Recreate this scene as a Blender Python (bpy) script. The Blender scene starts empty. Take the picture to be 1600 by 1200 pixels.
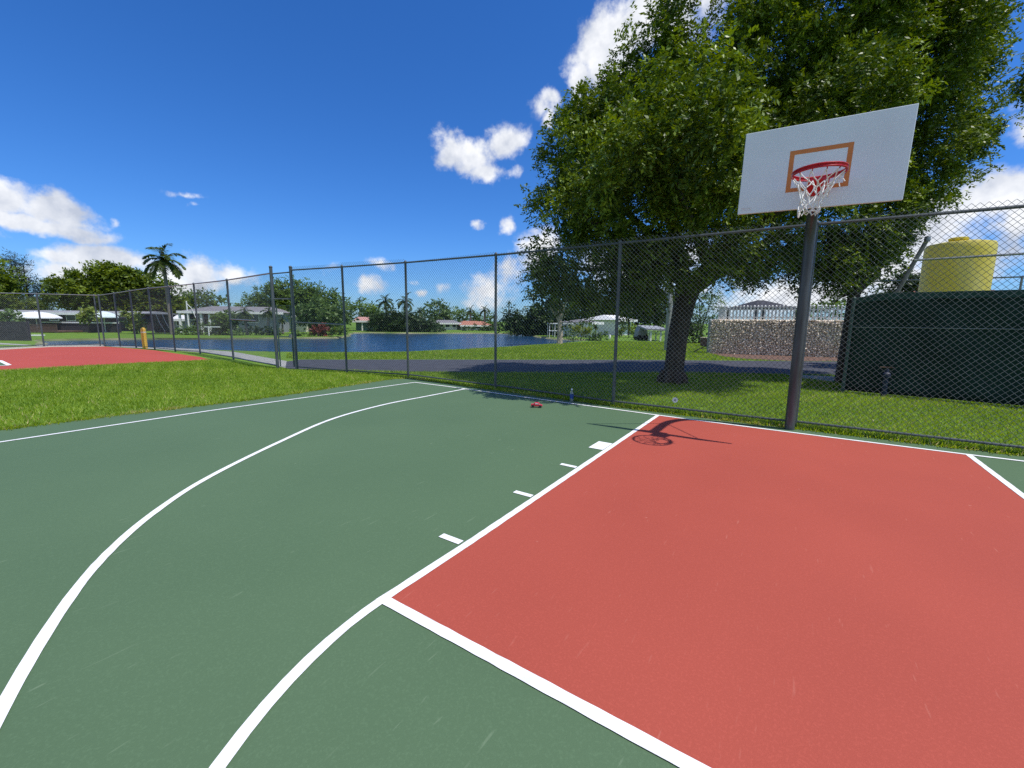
import bpy, math, random
import numpy as np
from mathutils import Vector
R = math.radians
rng = np.random.default_rng(7)
random.seed(5)
scene = bpy.context.scene
COL = scene.collection

# ------------------------------------------------------------------ camera
CAM = np.array([-0.0548, -7.1309, 1.5155]); YAW, PIT, ROL, FPX = -0.5813, 0.1458, 0.0102, 664.06
fw = np.array([math.sin(YAW)*math.cos(PIT), math.cos(YAW)*math.cos(PIT), -math.sin(PIT)])
r0 = np.array([math.cos(YAW), -math.sin(YAW), 0.0]); u0 = np.cross(r0, fw)
r2 = math.cos(ROL)*r0 + math.sin(ROL)*u0; u2 = -math.sin(ROL)*r0 + math.cos(ROL)*u0
fh = np.array([math.sin(YAW), math.cos(YAW), 0.0])
cd = bpy.data.cameras.new('camera'); cam = bpy.data.objects.new('camera', cd); COL.objects.link(cam)
from mathutils import Matrix
M4 = Matrix(((r2[0], u2[0], -fw[0], CAM[0]), (r2[1], u2[1], -fw[1], CAM[1]), (r2[2], u2[2], -fw[2], CAM[2]), (0, 0, 0, 1)))
cam.matrix_world = M4
cd.sensor_fit = 'HORIZONTAL'; cd.sensor_width = 36; cd.lens = FPX/1600*36; cd.clip_start = .05; cd.clip_end = 6000
scene.camera = cam

def ray(px, py): return fw + (px-800)/FPX*r2 - (py-600)/FPX*u2
def G(px, py, z=0.0):                       # survey: a point of the ground
    d = ray(px, py); return CAM + d*((z-CAM[2])/d[2])
def P(px, py, hd):                          # survey: a point at a horizontal depth of hd metres
    d = ray(px, py); return CAM + d*(hd/(d@fh))
def PY(px, py, y):                          # survey: a point of the vertical plane Y = y
    d = ray(px, py); return CAM + d*((y-CAM[1])/d[1])
def hdepth(p): return float((np.array(p)-CAM)@fh)

# ------------------------------------------------------------------ materials
def mat(name, col, rough=.7, col2=None, scale=5.0, detail=4, lo=.35, hi=.65, bump=0.0, bscale=None, metal=0.0, spec=.5, coord='Object', stretch=None, fine=0.0):
    m = bpy.data.materials.new(name); m.use_nodes = True; nt = m.node_tree; b = nt.nodes['Principled BSDF']
    b.inputs['Roughness'].default_value = rough; b.inputs['Metallic'].default_value = metal
    b.inputs['Specular IOR Level'].default_value = spec
    tc = nt.nodes.new('ShaderNodeTexCoord'); vec = tc.outputs[coord]
    if stretch:
        mp = nt.nodes.new('ShaderNodeMapping'); mp.inputs['Scale'].default_value = stretch
        nt.links.new(vec, mp.inputs[0]); vec = mp.outputs[0]
    c2 = col2 or tuple(c*.8 for c in col)
    n = nt.nodes.new('ShaderNodeTexNoise'); n.inputs['Scale'].default_value = scale; n.inputs['Detail'].default_value = detail
    nt.links.new(vec, n.inputs['Vector'])
    rp = nt.nodes.new('ShaderNodeValToRGB'); rp.color_ramp.elements[0].position = lo; rp.color_ramp.elements[1].position = hi
    rp.color_ramp.elements[0].color = (*c2, 1); rp.color_ramp.elements[1].color = (*col, 1)
    nt.links.new(n.outputs['Fac'], rp.inputs[0]); out = rp.outputs[0]
    if fine:
        n2 = nt.nodes.new('ShaderNodeTexNoise'); n2.inputs['Scale'].default_value = scale*23; n2.inputs['Detail'].default_value = 2
        nt.links.new(vec, n2.inputs['Vector'])
        mr = nt.nodes.new('ShaderNodeMapRange'); mr.inputs[1].default_value = .3; mr.inputs[2].default_value = .7
        mr.inputs[3].default_value = 1-fine; mr.inputs[4].default_value = 1+fine
        nt.links.new(n2.outputs['Fac'], mr.inputs[0])
        mx = nt.nodes.new('ShaderNodeVectorMath'); mx.operation = 'SCALE'
        nt.links.new(out, mx.inputs[0]); nt.links.new(mr.outputs[0], mx.inputs['Scale']); out = mx.outputs[0]
    nt.links.new(out, b.inputs['Base Color'])
    if bump:
        nb = nt.nodes.new('ShaderNodeTexNoise'); nb.inputs['Scale'].default_value = bscale or scale*8; nb.inputs['Detail'].default_value = 3
        nt.links.new(vec, nb.inputs['Vector'])
        bp = nt.nodes.new('ShaderNodeBump'); bp.inputs['Strength'].default_value = bump; bp.inputs['Distance'].default_value = .02
        nt.links.new(nb.outputs['Fac'], bp.inputs['Height']); nt.links.new(bp.outputs[0], b.inputs['Normal'])
    return m

def court_mat(name, a, b2, scratch):
    """acrylic court paint: patchy colour, fine sand grain, pale scuffs and a few specks"""
    m = bpy.data.materials.new(name); m.use_nodes = True; nt = m.node_tree; b = nt.nodes['Principled BSDF']; L = nt.links.new
    b.inputs['Roughness'].default_value = .75; b.inputs['Specular IOR Level'].default_value = .22
    tc = nt.nodes.new('ShaderNodeTexCoord'); v = tc.outputs['Object']
    def noise(s, d=4, st=None, rz=0):
        vv = v
        if st:
            mp = nt.nodes.new('ShaderNodeMapping'); mp.inputs['Scale'].default_value = st; mp.inputs['Rotation'].default_value = (0, 0, rz); L(v, mp.inputs[0]); vv = mp.outputs[0]
        n = nt.nodes.new('ShaderNodeTexNoise'); n.inputs['Scale'].default_value = s; n.inputs['Detail'].default_value = d; L(vv, n.inputs[0]); return n.outputs['Fac']
    def ramp(f, p0, p1, c0=(0, 0, 0), c1=(1, 1, 1)):
        r = nt.nodes.new('ShaderNodeValToRGB'); r.color_ramp.elements[0].position = p0; r.color_ramp.elements[1].position = p1
        r.color_ramp.elements[0].color = (*c0, 1); r.color_ramp.elements[1].color = (*c1, 1); L(f, r.inputs[0]); return r.outputs[0]
    def mix(f, x, y):
        k = nt.nodes.new('ShaderNodeMix'); k.data_type = 'RGBA'; L(f, k.inputs[0])
        L(x, k.inputs[6])
        if isinstance(y, tuple): k.inputs[7].default_value = (*y, 1)
        else: L(y, k.inputs[7])
        return k.outputs[2]
    def mul(x, y):
        k = nt.nodes.new('ShaderNodeMath'); k.operation = 'MULTIPLY'; L(x, k.inputs[0])
        if isinstance(y, float): k.inputs[1].default_value = y
        else: L(y, k.inputs[1])
        return k.outputs[0]
    c = ramp(noise(.55, 6), .30, .70, tuple(k*1.02 for k in b2), a)
    c = mix(mul(ramp(noise(95, 2), .5, .72), .16), c, tuple(min(1, k*1.6+.02) for k in a))
    # long scuffs in three directions, gathered in worn patches
    worn = ramp(noise(.9, 3), .40, .62)
    for rz, s in ((.45, (30, 4.0, 1)), (1.75, (38, 5.0, 1)), (2.6, (34, 5.0, 1)), (-.5, (30, 3.0, 1))):
        c = mix(mul(mul(ramp(noise(1.0, 2, s, rz), .715, .76), worn), .42), c, scratch)
    vo = nt.nodes.new('ShaderNodeTexVoronoi'); vo.inputs['Scale'].default_value = 2.2; L(v, vo.inputs[0])
    c = mix(mul(ramp(vo.outputs['Distance'], .012, .03, (1, 1, 1), (0, 0, 0)), .6), c, scratch)
    L(c, b.inputs['Base Color'])
    bp = nt.nodes.new('ShaderNodeBump'); bp.inputs['Strength'].default_value = .25; bp.inputs['Distance'].default_value = .004
    L(noise(260, 2), bp.inputs['Height']); L(bp.outputs[0], b.inputs['Normal'])
    return m

def leaf_mat(name, dark, light, rough=.42, trans=.35, spec=.5):
    """per-leaf colour from the 'tint' attribute, some light passes through"""
    m = bpy.data.materials.new(name); m.use_nodes = True; nt = m.node_tree; b = nt.nodes['Principled BSDF']; L = nt.links.new
    at = nt.nodes.new('ShaderNodeAttribute'); at.attribute_name = 'tint'
    r = nt.nodes.new('ShaderNodeValToRGB'); r.color_ramp.elements[0].color = (*dark, 1); r.color_ramp.elements[1].color = (*light, 1)
    L(at.outputs['Fac'], r.inputs[0]); L(r.outputs[0], b.inputs['Base Color'])
    b.inputs['Roughness'].default_value = rough; b.inputs['Specular IOR Level'].default_value = spec
    t = nt.nodes.new('ShaderNodeBsdfTranslucent'); hs = nt.nodes.new('ShaderNodeHueSaturation')
    hs.inputs['Hue'].default_value = .48; hs.inputs['Saturation'].default_value = 1.15; hs.inputs['Value'].default_value = 1.5
    L(r.outputs[0], hs.inputs['Color']); L(hs.outputs[0], t.inputs[0])
    mx = nt.nodes.new('ShaderNodeMixShader'); mx.inputs[0].default_value = trans
    L(b.outputs[0], mx.inputs[1]); L(t.outputs[0], mx.inputs[2]); L(mx.outputs[0], nt.nodes['Material Output'].inputs[0])
    return m

M = {}
M['green'] = court_mat('court_green', (.086, .147, .076), (.074, .130, .067), (.20, .27, .17))
M['red'] = court_mat('court_red', (.385, .075, .049), (.335, .064, .042), (.50, .19, .14))
M['red2'] = court_mat('court_red_far', (.41, .072, .050), (.37, .064, .044), (.55, .22, .17))
M['line'] = mat('white_line_paint', (.80, .81, .81), .7, (.66, .66, .655), 11, 9, .30, .46, fine=.06, spec=.3)
M['lawn'] = mat('lawn_soil', (.145, .245, .034), .9, (.10, .185, .026), 1.6, 6, .3, .7, bump=.6, bscale=60, fine=.35, spec=.1)
M['grass'] = leaf_mat('grass_blade', (.095, .185, .012), (.34, .47, .060), .5, .40, .25)
M['asphalt'] = mat('asphalt', (.072, .075, .092), .85, (.056, .058, .072), 3, 5, bump=.4, bscale=140, fine=.2, spec=.25)
M['concrete'] = mat('concrete', (.36, .36, .33), .85, (.28, .28, .26), 3, 5, bump=.2, bscale=60, fine=.1)
M['mulch'] = mat('mulch', (.20, .105, .070), .95, (.10, .062, .045), 9, 5, bump=.9, bscale=30, fine=.3)
M['sand'] = mat('sandy_gravel', (.50, .46, .38), .95, (.33, .30, .23), 12, 5, bump=.7, bscale=60, fine=.2)
M['bank'] = mat('bank_edge', (.26, .25, .14), .95, (.09, .13, .03), .5, 5, bump=.6, bscale=9)
M['fence'] = mat('dark_coated_steel', (.085, .100, .110), .45, (.060, .074, .082), 6, 3, metal=.0, spec=.55)
M['wire'] = mat('weathered_galvanised_wire', (.17, .19, .185), .5, (.115, .13, .128), 9, 3, metal=.1)
M['galv'] = mat('galvanised_pipe', (.30, .31, .31), .45, (.22, .23, .24), 9, 3, metal=.5)
M['pole'] = mat('weathered_brown_steel', (.078, .086, .090), .36, (.038, .038, .038), 2.2, 6, .35, .62, metal=.1, stretch=(6, 6, .8), bump=.05)
M['board'] = mat('white_enamel', (.75, .79, .84), .5, (.70, .73, .78), 2.2, 6, fine=.02)
M['orange'] = mat('orange_paint', (.62, .20, .038), .5, (.54, .165, .034), 8, 4)
M['rim'] = mat('red_gloss_paint', (.55, .012, .022), .28, (.42, .008, .016), 20, 3)
M['net'] = mat('white_nylon_cord', (.84, .83, .80), .8, (.70, .69, .66), 60, 2)
M['stamp'] = mat('faded_stamp', (.62, .48, .46), .6, (.72, .70, .70), 40, 3)
M['bark'] = mat('dark_bark', (.075, .056, .045), .9, (.032, .025, .021), 5, 6, stretch=(3, 3, .7), bump=.9, bscale=14)
M['palebark'] = mat('pale_bark', (.52, .44, .34), .9, (.33, .27, .21), 5, 5, stretch=(2, 2, 1.4), bump=.7, bscale=14)
M['palmbark'] = mat('palm_bark', (.26, .23, .20), .9, (.15, .13, .11), 6, 4, stretch=(1, 1, 6), bump=.5)
M['leaf'] = leaf_mat('mahogany_leaf', (.020, .050, .006), (.225, .315, .030), .48, .18, .35)
M['leaf_far'] = leaf_mat('olive_leaf', (.048, .086, .012), (.200, .270, .035), .5, .36, .3)
M['leaf_mid'] = leaf_mat('green_leaf', (.050, .098, .020), (.175, .275, .055), .5, .38, .3)
M['leaf_light'] = leaf_mat('bright_leaf', (.055, .105, .028), (.170, .265, .080), .5, .28, .3)
M['leaf_dark'] = leaf_mat('dark_leaf', (.018, .042, .012), (.060, .105, .024), .5, .2, .3)
M['leaf_pine'] = leaf_mat('pine_needle', (.030, .045, .030), (.070, .095, .060), .6, .15, .2)
M['leaf_palm'] = leaf_mat('palm_leaflet', (.035, .075, .020), (.150, .190, .045), .38, .25, .5)
M['leaf_yel'] = leaf_mat('yellow_green_leaf', (.10, .16, .03), (.36, .42, .10), .5, .3, .3)
M['leaf_red'] = leaf_mat('red_leaf', (.10, .03, .025), (.26, .075, .05), .5, .25, .3)
M['white'] = mat('white_paint', (.80, .80, .78), .6, (.72, .72, .70), 3, 4)
M['cream'] = mat('cream_stucco', (.74, .68, .50), .8, (.66, .60, .44), 2, 4)
M['roofgrey'] = mat('grey_roof', (.24, .23, .24), .85, (.17, .165, .175), 3, 5, stretch=(1, 1, 8))
M['roofred'] = mat('red_tile_roof', (.46, .20, .13), .8, (.32, .13, .085), 3, 4, stretch=(8, 8, 3), bump=.5)
M['roofpink'] = mat('faded_red_roof', (.55, .30, .25), .8, (.42, .21, .17), 2, 4)
M['darkwall'] = mat('dark_wall', (.045, .042, .050), .8, (.030, .028, .034), 2, 4)
M['browndeck'] = mat('brown_wood', (.135, .080, .060), .8, (.085, .050, .040), 4, 4, stretch=(1, 1, 6))
M['greywall'] = mat('grey_wall', (.30, .31, .33), .8, (.24, .25, .27), 2, 4)
M['blackfab'] = mat('black_privacy_fabric', (.040, .040, .048), .85, (.028, .028, .034), 3, 4)
M['teal'] = mat('teal_wall', (.10, .20, .21), .8, (.07, .15, .16), 2, 4)
M['glass'] = mat('dark_window_glass', (.03, .04, .05), .08, (.02, .03, .04), 2, 2, spec=.8)
M['canvas'] = mat('white_canvas', (.80, .81, .81), .8, (.74, .75, .76), 3, 3)
M['canvas2'] = mat('pale_aqua_canvas', (.66, .76, .76), .8, (.60, .70, .71), 3, 3)
M['yellow'] = mat('yellow_paint', (.74, .46, .045), .5, (.66, .40, .04), 6, 4)
M['tank'] = mat('yellowed_poly', (.86, .79, .33), .45, (.81, .66, .09), 1.0, 5, stretch=(1.5, 1.5, .5))
_m = M['tank']; _n = _m.node_tree; _t = _n.nodes.new('ShaderNodeBsdfTranslucent'); _t.inputs[0].default_value = (.80, .72, .03, 1)
_x = _n.nodes.new('ShaderNodeMixShader'); _x.inputs[0].default_value = .36; _n.links.new(_n.nodes['Principled BSDF'].outputs[0], _x.inputs[1]); _n.links.new(_t.outputs[0], _x.inputs[2]); _n.links.new(_x.outputs[0], _n.nodes['Material Output'].inputs[0])
M['screen'] = mat('dark_green_mesh', (.008, .029, .022), .85, (.005, .019, .015), 1.6, 5, spec=.2, bump=.2, bscale=5)
M['greenpost'] = mat('green_coated_steel', (.050, .085, .075), .5, (.035, .062, .055), 6, 4)
M['stone'] = mat('coral_rock', (.88, .77, .62), .9, (.50, .42, .33), 9, 5, .30, .55, bump=.8, bscale=40)
M['mortar'] = mat('dark_mortar', (.48, .42, .34), .95, (.32, .275, .22), 12, 4)
M['bottle'] = None
m = bpy.data.materials.new('clear_plastic'); m.use_nodes = True; b = m.node_tree.nodes['Principled BSDF']
b.inputs['Transmission Weight'].default_value = .85; b.inputs['Roughness'].default_value = .12; b.inputs['IOR'].default_value = 1.2; b.inputs['Base Color'].default_value = (.85, .93, 1, 1); M['bottle'] = m
M['bluelabel'] = mat('shaded_blue_label', (.015, .07, .30), .4, (.012, .05, .22), 30, 2)  # bottle label blue, dimmed in the colour to stand in for shade
M['toyred'] = mat('toy_red_plastic', (.60, .030, .050), .3, (.50, .02, .04), 30, 2)
M['black'] = mat('black_rubber', (.015, .015, .016), .6, (.010, .010, .011), 20, 2)
M['bluepaint'] = mat('shaded_blue_paint', (.006, .018, .055), .6, (.005, .012, .04), 8, 4)  # standpipe blue, with the young tree's shade darkened into the colour
M['rust'] = mat('rusty_orange', (.09, .045, .025), .8, (.06, .03, .018), 12, 4)
M['greywood'] = mat('weathered_wood', (.30, .27, .24), .9, (.18, .16, .14), 4, 5, stretch=(2, 2, .6))
M['utilpole'] = mat('grey_concrete_pole', (.30, .32, .30), .85, (.22, .24, .22), 3, 5)
# water: rippled dark blue
m = bpy.data.materials.new('lake_water'); m.use_nodes = True; nt = m.node_tree; b = nt.nodes['Principled BSDF']; L = nt.links.new
b.inputs['Base Color'].default_value = (.012, .045, .10, 1); b.inputs['Roughness'].default_value = .16; b.inputs['IOR'].default_value = 1.33
tc = nt.nodes.new('ShaderNodeTexCoord'); h = None
for s, d in ((.9, 4), (3.5, 3)):
    mp = nt.nodes.new('ShaderNodeMapping'); mp.inputs['Rotation'].default_value = (0, 0, .5); mp.inputs['Scale'].default_value = (.6, 1.6, 1); L(tc.outputs['Object'], mp.inputs[0])
    n = nt.nodes.new('ShaderNodeTexNoise'); n.inputs['Scale'].default_value = s; n.inputs['Detail'].default_value = d; L(mp.outputs[0], n.inputs[0])
    if h is None: h = n.outputs['Fac']
    else:
        ad = nt.nodes.new('ShaderNodeMath'); ad.operation = 'MULTIPLY_ADD'; ad.inputs[1].default_value = .35; L(n.outputs['Fac'], ad.inputs[0]); L(h, ad.inputs[2]); h = ad.outputs[0]
bp = nt.nodes.new('ShaderNodeBump'); bp.inputs['Strength'].default_value = 1.0; bp.inputs['Distance'].default_value = .22; L(h, bp.inputs['Height']); L(bp.outputs[0], b.inputs['Normal'])
M['water'] = m

# ------------------------------------------------------------------ mesh helpers
class MB:
    """collects shapes, builds ONE mesh object"""
    def __init__(s): s.v = []; s.f = []
    def _add(s, vs, fs):
        o = len(s.v); s.v += [tuple(map(float, p)) for p in vs]; s.f += [tuple(o+i for i in f) for f in fs]
    def box(s, x0, x1, y0, y1, z0, z1):
        s._add([(x0, y0, z0), (x1, y0, z0), (x1, y1, z0), (x0, y1, z0), (x0, y0, z1), (x1, y0, z1), (x1, y1, z1), (x0, y1, z1)],
               [(0, 3, 2, 1), (4, 5, 6, 7), (0, 1, 5, 4), (1, 2, 6, 5), (2, 3, 7, 6), (3, 0, 4, 7)])
    def tube(s, pts, rad, n=8, cap=True, closed=False):
        pts = [np.array(p, float) for p in pts]; k = len(pts)
        rad = [rad]*k if np.isscalar(rad) else rad
        vs = []; prev = None
        for i in range(k):
            a = pts[i-1] if (i > 0 or closed) else pts[i]; c = pts[(i+1) % k] if (i < k-1 or closed) else pts[i]
            t = c-a; t = t/(np.linalg.norm(t)+1e-12)
            if prev is None:
                h = np.array([0, 0, 1.]) if abs(t[2]) < .9 else np.array([1., 0, 0]); e = np.cross(t, h)
            else: e = prev - t*(prev@t)
            e = e/(np.linalg.norm(e)+1e-12); prev = e; g = np.cross(t, e)
            for j in range(n):
                an = 2*math.pi*j/n; vs.append(pts[i]+rad[i]*(math.cos(an)*e+math.sin(an)*g))
        fs = []
        for i in range(k if closed else k-1):
            for j in range(n):
                a = i*n+j; b_ = i*n+(j+1) % n; i2 = ((i+1) % k)*n
                fs.append((a, b_, i2+(j+1) % n, i2+j))
        if cap and not closed: fs += [tuple(range(n))[::-1], tuple((k-1)*n+j for j in range(n))]
        s._add(vs, fs)
    def lathe(s, prof, c=(0, 0, 0), n=24, cap=True):
        vs = []; k = len(prof)
        for r, z in prof:
            for j in range(n): an = 2*math.pi*j/n; vs.append((c[0]+r*math.cos(an), c[1]+r*math.sin(an), c[2]+z))
        fs = [(i*n+j, i*n+(j+1) % n, (i+1)*n+(j+1) % n, (i+1)*n+j) for i in range(k-1) for j in range(n)]
        if cap: fs += [tuple(range(n))[::-1], tuple((k-1)*n+j for j in range(n))]
        s._add(vs, fs)
    def poly(s, pts, z=None):
        vs = [(p[0], p[1], p[2] if z is None else z) for p in pts]; s._add(vs, [tuple(range(len(vs)))])
    def prism(s, pts, z0, z1):
        n = len(pts); vs = [(p[0], p[1], z0) for p in pts]+[(p[0], p[1], z1) for p in pts]
        s._add(vs, [tuple(range(n))[::-1], tuple(range(n, 2*n))]+[(i, (i+1) % n, n+(i+1) % n, n+i) for i in range(n)])
    def prism_xz(s, pts, y0, y1):
        n = len(pts); vs = [(p[0], y0, p[1]) for p in pts]+[(p[0], y1, p[1]) for p in pts]
        s._add(vs, [tuple(range(n)), tuple(range(n, 2*n))[::-1]]+[(i, n+i, n+(i+1) % n, (i+1) % n) for i in range(n)])
    def strip(s, pts, w, z):
        """flat painted stripe of width w along a polyline"""
        raw = [np.array(p[:2], float) for p in pts]; pts = []
        for a_, b_ in zip(raw[:-1], raw[1:]):
            m_ = max(1, int(np.linalg.norm(b_-a_)/.07)); pts += [a_+(b_-a_)*j/m_ for j in range(m_)]
        pts.append(raw[-1]); vs = []; k = len(pts); w0 = w; jr = np.random.default_rng(int(abs(raw[0][0])*1000)+3)
        for i in range(k):
            w = w0+jr.normal(0, .0016)
            t = pts[min(i+1, k-1)]-pts[max(i-1, 0)]; t /= np.linalg.norm(t); nrm = np.array([-t[1], t[0]])
            vs += [(*(pts[i]+nrm*w/2), z), (*(pts[i]-nrm*w/2), z)]
        s._add(vs, [(2*i, 2*i+1, 2*i+3, 2*i+2) for i in range(k-1)])
    def build(s, name, m, parent=None, smooth=False, bevel=0):
        me = bpy.data.meshes.new(name); me.from_pydata(s.v, [], s.f); me.validate(); me.update()
        return link(name, me, m, parent, smooth, bevel)

def link(name, me, m, parent=None, smooth=False, bevel=0):
    import bmesh
    o = bpy.data.objects.new(name, me); COL.objects.link(o)
    if m: me.materials.append(m)
    if len(me.polygons) < 60000:
        bm = bmesh.new(); bm.from_mesh(me); bmesh.ops.recalc_face_normals(bm, faces=bm.faces); bm.to_mesh(me); bm.free()
    if smooth:
        me.polygons.foreach_set('use_smooth', [True]*len(me.polygons))
        me.set_sharp_from_angle(angle=R(40))
    if bevel:
        bv = o.modifiers.new('bevel', 'BEVEL'); bv.width = bevel; bv.segments = 2; bv.limit_method = 'ANGLE'
    if parent: o.parent = parent
    return o

def tag(o, label=None, cat=None, group=None, kind=None):
    if label: o['label'] = label
    if cat: o['category'] = cat
    if group: o['group'] = group
    if kind: o['kind'] = kind
    return o
def thing(name, label, cat, loc=(0, 0, 0), rz=0.0, group=None):
    o = bpy.data.objects.new(name, None); COL.objects.link(o); o.location = tuple(map(float, loc)); o.rotation_euler = (0, 0, rz)
    return tag(o, label, cat, group)
def struct(o): o['kind'] = 'structure'; return o

def quads_mesh(name, V, tint, m, parent=None, nper=4):
    """V: (N, nper, 3) leaf corners; tint: (N,)"""
    N = len(V); me = bpy.data.meshes.new(name)
    me.vertices.add(N*nper); me.vertices.foreach_set('co', V.astype(np.float32).ravel())
    me.loops.add(N*nper); me.loops.foreach_set('vertex_index', np.arange(N*nper, dtype=np.int32))
    me.polygons.add(N); me.polygons.foreach_set('loop_start', np.arange(0, N*nper, nper, dtype=np.int32))
    try: me.polygons.foreach_set('loop_total', np.full(N, nper, dtype=np.int32))
    except Exception: pass
    a = me.attributes.new('tint', 'FLOAT', 'POINT'); a.data.foreach_set('value', np.repeat(tint, nper).astype(np.float32))
    me.update(calc_edges=True)
    o = bpy.data.objects.new(name, me); COL.objects.link(o); me.materials.append(m)
    if parent: o.parent = parent
    return o

def unit(a): return a/(np.linalg.norm(a, axis=-1, keepdims=True)+1e-9)

def foliage(blobs, n_sub, sub_r, n_spray, k, L, ll, lw, seed, shell=.5, flat=0.0, droop=.25, up=.25):
    """compound-leaf sprays gathered in clumps spread over and inside each blob"""
    g = np.random.default_rng(seed); allV = []; allT = []
    for (c, r, sz) in blobs:
        ns = max(3, int(n_sub*r*r))
        d = unit(g.normal(size=(ns, 3))); rr = r*(shell+(1-shell)*g.random(ns)**.6)
        S = d*rr[:, None]; S[:, 2] *= sz
        sr = sub_r*(.6+.8*g.random(ns)); st = g.normal(0, .18, ns)
        m_ = n_spray; off = g.normal(size=(ns, m_, 3))*.55; off *= np.minimum(1, 1.05/(np.linalg.norm(off, axis=-1, keepdims=True)+1e-9))
        pos = S[:, None, :]+off*sr[:, None, None]*np.array([1, 1, 1-flat]); T = st[:, None]+g.normal(0, .09, (ns, m_))
        pos = pos.reshape(-1, 3); T = T.reshape(-1)
        dr = unit(unit(pos)*.6+g.normal(size=pos.shape)*.7+np.array([0, 0, up])*np.sign(g.random(len(pos))[:, None]-.2))
        pos = pos+np.array(c)
        # leaflets along each spray
        t = (np.arange(k)+.5)/k
        side = unit(np.cross(dr, unit(g.normal(size=dr.shape)*.5+np.array([0, 0, 1.]))))
        sgn = np.where(np.arange(k) % 2 == 0, 1., -1.)
        base = pos[:, None, :]+dr[:, None, :]*(t[None, :, None]*L)+np.array([0, 0, -1.])*(t**2*L*.35)[None, :, None]
        ld = unit(side[:, None, :]*sgn[None, :, None]*.9+dr[:, None, :]*.55+np.array([0, 0, -droop])+g.normal(size=(len(pos), k, 3))*.25)
        wv = unit(np.cross(ld, unit(np.array([0, 0, 1.])+g.normal(size=ld.shape)*.55)))
        l = ll*(.7+.6*g.random((len(pos), k, 1))); w = lw*(.7+.6*g.random((len(pos), k, 1)))
        mid = base+ld*l*.45
        V = np.stack([base, mid+wv*w*.5, base+ld*l, mid-wv*w*.5], axis=2).reshape(-1, 4, 3)
        allV.append(V); allT.append((.45+np.repeat(T, k)+g.normal(0, .14, len(T)*k)))
    return np.concatenate(allV), np.clip(np.concatenate(allT), 0, 1)

# ------------------------------------------------------------------ ground, lake, roads
WZ = -.13
near = [(60, 541), (110, 541), (160, 541), (240, 543), (300, 545), (360, 547.5), (430, 549.5), (500, 550), (570, 550), (640, 549), (700, 546), (740, 545), (800, 541), (850, 537.5), (882, 535.5)]
far = [(930, 533), (900, 532), (870, 530.5), (842, 527), (822, 522.5), (760, 521.3), (700, 521.3), (640, 521.3), (580, 520.5), (552, 521), (542, 526), (520, 529), (440, 529.5), (400, 530), (300, 530.5), (240, 530.5), (160, 531.5), (100, 532), (55, 533)]
shore = [G(x, y, 0)[:2] for x, y in near]+[G(x, y, WZ)[:2] for x, y in far]
import bmesh
def lawn_mesh():
    bm = bmesh.new(); S = 2500
    outer = [bm.verts.new((x, y, 0)) for x, y in ((-S, -S), (S, -S), (S, S), (-S, S))]
    # denser shoreline with small wobble
    pts = []
    n = len(shore)
    for i in range(n):
        a, b_ = shore[i], shore[(i+1) % n]; ln = np.linalg.norm(b_-a); k = max(1, min(8, int(ln/1.5)))
        for j in range(k): pts.append(a+(b_-a)*j/k+rng.normal(0, .10, 2)*(j > 0))
    inner = [bm.verts.new((p[0], p[1], 0)) for p in pts]
    es = [bm.edges.new((outer[i], outer[(i+1) % 4])) for i in range(4)]
    es += [bm.edges.new((inner[i], inner[(i+1) % len(inner)])) for i in range(len(inner))]
    bmesh.ops.triangle_fill(bm, use_beauty=True, use_dissolve=False, edges=es)
    me = bpy.data.meshes.new('lawn'); bm.to_mesh(me); bm.free()
    return me, pts
me, bank_pts = lawn_mesh()
lawn = struct(link('lawn', me, M['lawn']))
ctr = np.mean(bank_pts, axis=0)
mb = MB(); k = len(bank_pts); vs = []
for p in bank_pts:
    d = (ctr-p)/np.linalg.norm(ctr-p)
    vs += [(p[0], p[1], 0), (p[0]+d[0]*.5, p[1]+d[1]*.5, WZ-.05), (p[0]+d[0]*1.5, p[1]+d[1]*1.5, -1.2)]
mb._add(vs, [(3*i+j, 3*((i+1) % k)+j, 3*((i+1) % k)+j+1, 3*i+j+1) for i in range(k) for j in (0, 1)])
struct(mb.build('lake_bank', M['bank'], smooth=True))
mb = MB(); mb.poly([(-140, -60), (60, -60), (60, 140), (-140, 140)], WZ)
lw = np.array(bank_pts)
mb = MB(); mb.poly([(p[0]+(p[0]-ctr[0])*.0, p[1], WZ) for p in bank_pts]); struct(mb.build('lake_water', M['water']))

def gpoly(name, pix, m, z):
    mb = MB(); mb.poly([(*G(x, y)[:2], z) for x, y in pix]); return struct(mb.build(name, m))
roadn = [G(x, y)[:2] for x, y in [(446, 577.5), (470, 577.5), (560, 579), (640, 581), (800, 582.5), (1090, 582.5), (1300, 586)]]
roadf = [G(x, y)[:2] for x, y in [(1310, 565), (1000, 562.5), (700, 562), (560, 562), (470, 562), (446, 565.5)]]
dvec = (roadn[-1]-roadn[-2])/np.linalg.norm(roadn[-1]-roadn[-2])
mb = MB(); mb.poly([(*p, .006) for p in roadn]+[(*(roadn[-1]+dvec*25), .006), (*(roadf[0]+dvec*25), .006)]+[(*p, .006) for p in roadf]); struct(mb.build('asphalt_road', M['asphalt']))
walk = [(448, 564.5), (365, 550), (313, 546), (250, 543), (180, 540.9), (172, 541.8), (250, 546), (313, 551), (365, 557.5), (446, 575)]
gpoly('sidewalk', walk, M['concrete'], .010)
gpoly('garden_path', [(-60, 532.5), (0, 536), (40, 538.5), (72, 540.2), (72, 541), (0, 538.3), (-60, 535.5)], M['concrete'], .008)
gpoly('court_edging', [(-80, 547.5), (0, 543.6), (80, 540.3), (160, 538.8), (164, 541.6), (80, 542.6), (0, 547), (-80, 551)], M['sand'], .007)
MULCH = [(1109, 552.5), (1128, 557), (1160, 561), (1200, 563), (1240, 564), (1326, 564.5), (1330, 556), (1200, 552), (1112, 549)]
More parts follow.
